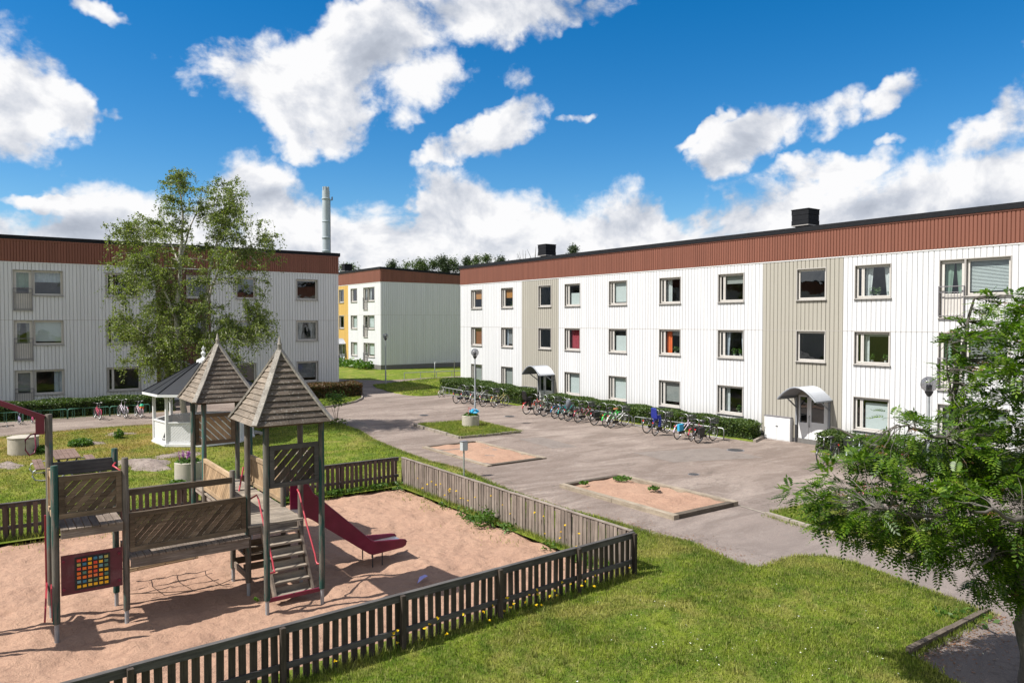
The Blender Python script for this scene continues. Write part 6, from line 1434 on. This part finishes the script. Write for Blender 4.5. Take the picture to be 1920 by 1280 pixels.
up = np.array([0, 0, 1.]); S_ = np.cross(U, up); S_ /= np.linalg.norm(S_, axis=1, keepdims=True) + 1e-9; Nn = np.cross(S_, U)
S_ = S_ + Nn * rng.normal(0, .35, (len(U), 1)); S_ /= np.linalg.norm(S_, axis=1, keepdims=True); Nn = np.cross(S_, U)
VS = []
for k in range(6):
    for sd_ in (-1, 1):
        t_ = .18 + .14 * k; base = P0 + U * Ln * t_ - up * Ln * .35 * t_ ** 2
        dirv = (S_ * sd_ * .92 + U * .38) * 1.0 - Nn * .12; ll = Ln * (.34 - .022 * abs(k - 2.2) ** 1.5); wv = np.cross(dirv, Nn); wv /= np.linalg.norm(wv, axis=1, keepdims=True)
        VS.append(np.stack([base, base + dirv * ll * .5 + wv * ll * .22, base + dirv * ll, base + dirv * ll * .5 - wv * ll * .22], 1))
base = P0 + U * Ln * .95 - up * Ln * .33; VS.append(np.stack([base - U * Ln * .0, base + U * Ln * .15 + S_ * Ln * .06, base + U * Ln * .32, base + U * Ln * .15 - S_ * Ln * .06], 1))
# one island per compound leaf would need joined leaflets; each leaflet carries its own slight tone
V = np.concatenate(VS).reshape(-1, 3); oc_ = meshnp('crown', V, np.arange(len(V)).reshape(-1, 4), 'rowan_leaf', RT, kind='stuff')
tone = np.tile(np.repeat(rng.random(len(P0)), 4), len(VS)).astype(np.float32); at_ = oc_.data.attributes.new('tone', 'FLOAT', 'POINT'); at_.data.foreach_set('value', tone); print('rowan leaflets', len(V) // 4)
pts = []
for h in HEADS:
    for _ in range(45):
        a = random.uniform(0, 2 * PI); q = .075 * math.sqrt(random.random()); pts.append((h.x + q * math.cos(a), h.y + q * math.sin(a), h.z + .03 - q * .3 + random.gauss(0, .008)))
V, Fq = leafquads(np.array(pts), .014, aspect=1); meshnp('flower_heads', V, Fq, 'rowan_head', RT, kind='stuff')

# ---- trees whose tops show over the roofs
def bg_tree(x, y, h, r, label, kind):
    T = thing('pine_tree' if kind == 'pine' else 'leafy_tree', label, 'tree', (x, y, zt(y)), 0, 'treetops showing over the flat roofs')
    MB().tube([(0, 0, 0), (.1, 0, h * .5), (0, .1, h * .9)], [.28, .18, .05], 8, False).build('trunk', 'bark_dark', T)
    P = []
    n = 26 if kind == 'pine' else 20
    bm_ = MB()
    for i in range(n):
        f = .45 + .55 * (i / n) if kind == 'pine' else .35 + .65 * random.random() ** .8
        rad = r * (1.05 - (f - .45) / .55 * .85) * random.uniform(.5, 1) if kind == 'pine' else r * math.sin(PI * min(1, max(.1, (f - .3) / .75))) ** .6 * math.sqrt(random.random())
        a = random.uniform(0, 2 * PI); c_ = Vector((rad * math.cos(a), rad * math.sin(a), h * f)); bm_.tube([(0, 0, h * f - rad * .5), c_], [.05, .02], 4, False)
        k = 240; s_ = .9 if kind == 'pine' else 1.0
        P.append(np.c_[rng.normal(c_.x, .45 * s_, k), rng.normal(c_.y, .45 * s_, k), rng.normal(c_.z, .34 * s_, k)])
    k = 200; P.append(np.c_[rng.normal(0, .3, k), rng.normal(0, .3, k), rng.normal(h * .97, .45, k)])
    bm_.build('branches', 'bark_dark', T, kind='stuff')
    V, Fq = leafquads(np.concatenate(P), .17, aspect=1.5); meshnp('crown', V, Fq, 'pine_leaf' if kind == 'pine' else 'tree_leaf', T, kind='stuff')
def at(px_, d): return cam_frame((px_ - 960) / 1393 * d, d)
def topz(py_, d): return 5.35 + (602.5 - py_) / 1393 * d
bgt = [(652, 498, 118, 'leafy', 'low treetop left of the black vent on the far block'), (735, 492, 125, 'pine', 'thin treetop over the corner of the far block'), (762, 494, 128, 'leafy', 'small treetop over the middle of the far block'), (786, 489, 122, 'leafy', 'bushy treetop over the far block, left of the tall pointed one'), (812, 492, 124, 'leafy', 'wide treetop just left of the tall pointed one over the far block'),
       (833, 483, 120, 'pine', 'tall pointed treetop over the far block'), (851, 489, 122, 'leafy', 'rounded treetop right of the tall pointed one over the far block'), (876, 485, 118, 'pine', 'narrow treetop at the left corner of the right block'), (894, 482, 118, 'leafy', 'wind blown treetop over the corner of the right block'), (912, 482, 120, 'leafy', 'treetop right of the wind blown one over the corner of the right block'),
       (941, 484, 121, 'pine', 'small pointed treetop over the right block left of the bare twigs'), (1074, 462, 122, 'pine', 'single thin treetop over the right block near its first vent')]
for (px_, py_, d, k, l) in bgt:
    X_, Y_ = at(px_, d); bg_tree(X_, Y_, topz(py_, d) - zt(Y_), 2.2 if k == 'leafy' else 1.4, l, k)
# bare twigs near the first vent
for px_, l in ((982, 'bare leafless treetop over the right block, left of the first vent'), (1000, 'taller bare leafless treetop close to the first vent')):
    X_, Y_ = at(px_, 110); T = thing('bare_tree', l, 'tree', (X_, Y_, zt(Y_))); h = topz(462 if px_ == 1000 else 468, 110) - zt(Y_); mb = MB().tube([(0, 0, 0), (0, 0, h * .8)], [.2, .1], 6, False)
    mb.build('trunk', 'bark_grey', T); mb = MB()
    for i in range(26):
        z = h * random.uniform(.55, .85); a = random.uniform(0, 2 * PI); q = random.uniform(.3, 1.2); mb.tube([(0, 0, z), (q * .6 * math.cos(a), q * .6 * math.sin(a), z + h * .08), (q * math.cos(a), q * math.sin(a), min(h, z + h * random.uniform(.12, .22)))], [.05, .035, .015], 4, False)
    mb.build('branches', 'bark_grey', T, kind='stuff')
# woodland far beyond the estate, one mass
n = 42000; th = rng.uniform(-1.3, 1.5, n); d = rng.uniform(190, 330, n); lat = np.tan(th * .72) * d * .9
X_ = lat * math.cos(YAW) + d * math.sin(YAW); Y_ = -lat * math.sin(YAW) + d * math.cos(YAW); hz = 10 + 1.8 * np.sin(X_ * .13) + 1.5 * np.sin(Y_ * .21 + X_ * .05)
P = np.c_[X_, Y_, .98 + hz * rng.random(n) ** .6]; V, Fq = leafquads(P, 2.4); meshnp('woodland', V, Fq, 'tree_leaf', kind='stuff')

# ---- sapling, weeds, flowers
sx_, sy_ = 14.45, 35.2; T = thing('sapling', 'young tree with thin bare stems and a leafy tuft at the lawn edge', 'sapling', (sx_, sy_, zt(sy_) + .04))
mb = MB()
for a, b_ in ((-.25, .1), (.1, -.1), (.3, .2), (0, .3)): mb.tube([(0, 0, 0), (a * .5, b_ * .5, .6), (a * 1.3, b_ * 1.3, 1.25)], [.014, .010, .006], 5, False)
mb.build('stem', 'bark_dark', T)
P = np.c_[rng.normal(.05, .28, 420), rng.normal(0, .28, 420), rng.normal(1.28, .17, 420)]; V, Fq = leafquads(P, .075); meshnp('leaves', V, Fq, 'weed_leaf', T)
V, Fq = leafquads(np.c_[rng.normal(0, .25, 160), rng.normal(0, .25, 160), rng.uniform(0, .25, 160)], .09); meshnp('shoots', V, Fq, 'birch_leaf', T, kind='stuff')
def weeds(name, pts, size, mat, **kw): V, Fq = leafquads(np.array(pts), size); return meshnp(name, V, Fq, mat, kind='stuff', **kw)
P = []; fl = []
for _ in range(22):   # tall weeds at the inside of the sunny fence
    y = random.gauss(16.3, .9) if random.random() < .5 else random.uniform(11.4, 21.3); x = 10.95 - abs(random.gauss(0, .15)); hgt = random.uniform(.06, .22) + (.25 if abs(y - 16.1) < .45 else 0)
    for _k in range(int(46 * (1 + hgt))): P.append((x + random.gauss(0, .10), y + random.gauss(0, .13), .0 + random.random() * hgt))
for _ in range(46):
    x = random.uniform(6, 11); 
    for _k in range(40): P.append((x + random.gauss(0, .12), 21.55 + random.gauss(0, .07), .0 + random.random() * .2))
weeds('weeds', P, .055, 'weed_leaf')
for _ in range(26): fl.append((10.95 + random.gauss(0, .08), random.uniform(12, 20.5), random.uniform(.25, .75)))
stalks = []
for _ in range(36):
    x = random.choice([random.uniform(3, 10.8), random.gauss(7.6, .5), random.gauss(5.9, .5), random.gauss(9.3, .4)]); y = FA.y + (x - FA.x) * dd.y / dd.x - random.uniform(.03, .35); fl.append((x, y, random.uniform(.12, .45)))
mb = MB()
for p in fl: mb.tube([(p[0] + .02, p[1], .04), (p[0], p[1], p[2])], .004, 3, False)
mb.build('flower_stalks', 'weed_leaf', None, kind='stuff')
PP = [(p[0] + random.gauss(0, .008), p[1] + random.gauss(0, .008), p[2] + random.gauss(0, .005)) for p in fl for _k in range(7)]
weeds('yellow_flowers', PP, .030, 'yellow_petal')
P = [];
for (x, y, r, hh, k) in [(3.35, 35.3, .45, .35, 900), (4.9, 36.2, .2, .5, 260), (1.95, 34.3, .3, .35, 500), (5.2, 26.0, .25, .12, 160), (17.1, 17.6, .3, .1, 160), (16.9, 16.0, .18, .08, 80), (15.6, 17.8, .15, .12, 60), (14.3, 6.0, .5, .08, 60), (4.2, 14.2, .03, .06, 10)]:
    for _ in range(k): q = r * math.sqrt(random.random()); a = random.uniform(0, 2 * PI); P.append((x + q * math.cos(a), y + q * math.sin(a), zt(y) + .06 + random.random() * hh * (1 - .5 * q / r) + (.12 if 15 < x < 17.8 and y > 13 else 0)))
weeds('weeds', P, .07, 'weed_leaf')
P = []   # rough herbs under the far block's wall
for _ in range(2600): y = random.uniform(64.5, 86); P.append((30.3 - abs(random.gauss(0, .6)), y, zt(y) + random.random() * random.uniform(.2, .75)))
weeds('weeds', P, .22, 'weed_leaf')
P = []   # clover heads
for _ in range(110):
    x = random.choice([random.gauss(12.7, .9), random.gauss(8.6, 1.2), random.gauss(9.6, .5)]); y = random.choice([random.gauss(8.6, .9), random.gauss(7.6, .9), random.gauss(6.0, .6)])
    if 13.2 < x or y > 10.3: continue
    P += [(x + random.gauss(0, .006), y + random.gauss(0, .006), .09) for _k in range(3)]
weeds('clover_flowers', P, .013, 'white_petal')
# ============================================================ GRASS
SP2 = [(-9, 10.32), (11.2, 11.05), (11.3, 21.9), (-9, 21.9)]
gaz = [(gx_ + 2.1 * math.cos(i * PI / 4), gy_ + 2.1 * math.sin(i * PI / 4)) for i in range(8)]
near = [(x, y) for x, y in LE]
patchy = lambda X, Y: np.clip(.62 + .38 * np.sin(X * 1.3 + 1.7 * np.sin(Y * .9)) * np.sin(Y * 1.1 + 1.3 * np.sin(X * .8)), 0, 1)
blades('lawn_grass', [(11.7,5.2),(12.0,5.9),(14.85,5.92),(15.1,6.5),(15.6,8.8),(15.1,9.7),(14.1,9.75),(13.65,9.75),(13.4,10.15),(13.84,11.98),(13.6,14.7),(11.2,14.7),(11.2,11.08),(4,10.6),(2.5,10.5),(4.5,5),(11.4,3.5)], 3000, (.02, .07), .007, excl=[SP2], lift=.05, dfun=patchy)
blades('lawn_grass', [(11.2,14.7),(13.6,14.7),(13.35,16.3),(13.4,18.7),(14.0,22.8),(13.9,26.7),(14.17,30.3),(14.6,34.9),(14.3,36.4),(11.5,38.4),(9.5,39.1),(6.9,39.4),(2.7,39.3),(-6,38.5),(-6,21.9),(11.25,21.9)], 430, (.035, .09), .012, excl=[SP2, gaz], lift=.05, dfun=patchy)
blades('lawn_grass', PATCH, 260, (.04, .09), .014, lift=.07)
blades('lawn_grass', LAWN2, 160, (.05, .10), .018, lift=.07, zfun=berm)
for I_ in (ISL1, ISL3): blades('lawn_grass', I_, 1000, (.04, .11), .010, lift=.11)
sedge = lambda X, Y: np.clip(1 - np.minimum(10.9 - X, 21.5 - Y) / 1.6, 0, 1) ** 3 * (lumps(X, Y, .4, 8) > .35)
blades('sand_grass', [(-6, 17), (10.9, 12), (10.95, 21.5), (-6, 21.5)], 260, (.03, .09), .009, lift=-.03, dfun=sedge)
blades('lawn_clumps', [(12.0,6.0),(14.85,6.0),(15.5,8.8),(13.4,10.2),(13.5,14.6),(11.4,14.6),(11.3,11.0),(4,10.4),(4.5,5)], 1500, (.05, .11), .008, lift=.05, dfun=lambda X, Y: (lumps(X, Y, .22, 9) > 1.15) * 1.)
gp = []
for _ in range(2600):
    i = random.randrange(12, 34); a = Vector(LAWN_EDGE[i]); b_ = Vector(LAWN_EDGE[i + 1]); q = a.lerp(b_, random.random()); gp.append((q.x + abs(random.gauss(0, .35)), q.y + random.gauss(0, .2), zt(q.y) + .03))
for _ in range(900): gp.append((random.uniform(11.8, 15), 5.7 - abs(random.gauss(0, .4)), .03))
for _ in range(900): q = random.random(); gp.append((25.4 + q * 2.2 + random.gauss(0, .25), random.uniform(20.5, 35), .03 + zt(28)))
V, Fq = leafquads(np.array(gp), .028); V[:, 2] = np.repeat(np.array(gp)[:, 2], 4) + (V[:, 2] - np.repeat(np.array(gp)[:, 2], 4)) * .2; meshnp('leaf_litter', V, Fq, 'rowan_head', kind='stuff')
# shaggy edges where grass creeps over the asphalt and along the fences
def tufts(path, n, spread, h=(.04, .14), w=.008, lift=.04, name='edge_grass'):
    seg = [(Vector(a), Vector(b_)) for a, b_ in zip(path[:-1], path[1:])]; Ls = [(b_ - a).length for a, b_ in seg]; tot = sum(Ls); V = []
    for _ in range(n):
        s_ = random.random() * tot
        for (a, b_), L_ in zip(seg, Ls):
            if s_ < L_: break
            s_ -= L_
        p = a.lerp(b_, min(1, s_ / L_)); X_, Y_ = p.x + random.gauss(0, spread), p.y + random.gauss(0, spread); Zg = zt(Y_) + lift
        t_ = random.uniform(0, PI); hh = random.uniform(*h); la = random.uniform(0, 2 * PI); q = hh * random.uniform(0, .7)
        V += [(X_ - math.cos(t_) * w, Y_ - math.sin(t_) * w, Zg), (X_ + math.cos(t_) * w, Y_ + math.sin(t_) * w, Zg), (X_ + math.cos(la) * q, Y_ + math.sin(la) * q, Zg + hh)]
    V = np.array(V); meshnp(name, V, np.arange(len(V)).reshape(-1, 3), 'grass_blade', kind='stuff')
tufts([(x, y) for x, y in LAWN_EDGE[:36]], 16000, .06, (.03, .09))
tufts([tuple(FA), tuple(FBc)], 6000, .10, (.04, .16)); tufts([(11.14, 11.2), (11.14, 21.7)], 6000, .10, (.04, .17)); tufts([(-6, 21.7), (11.1, 21.7)], 7000, .09, (.04, .18), .010)
tufts([(12.0, 5.75), (14.9, 5.75)], 900, .05, (.03, .10)); tufts([(17.8, 32.8), (17.7, 28.6), (20.9, 28.4), (21.0, 32.7)], 1800, .08, (.03, .10), .010, .1); tufts([(16.9, 8.3), (17.5, 12.3)], 1500, .12, (.03, .10), .008)
for k in (5, 7, 9): pass
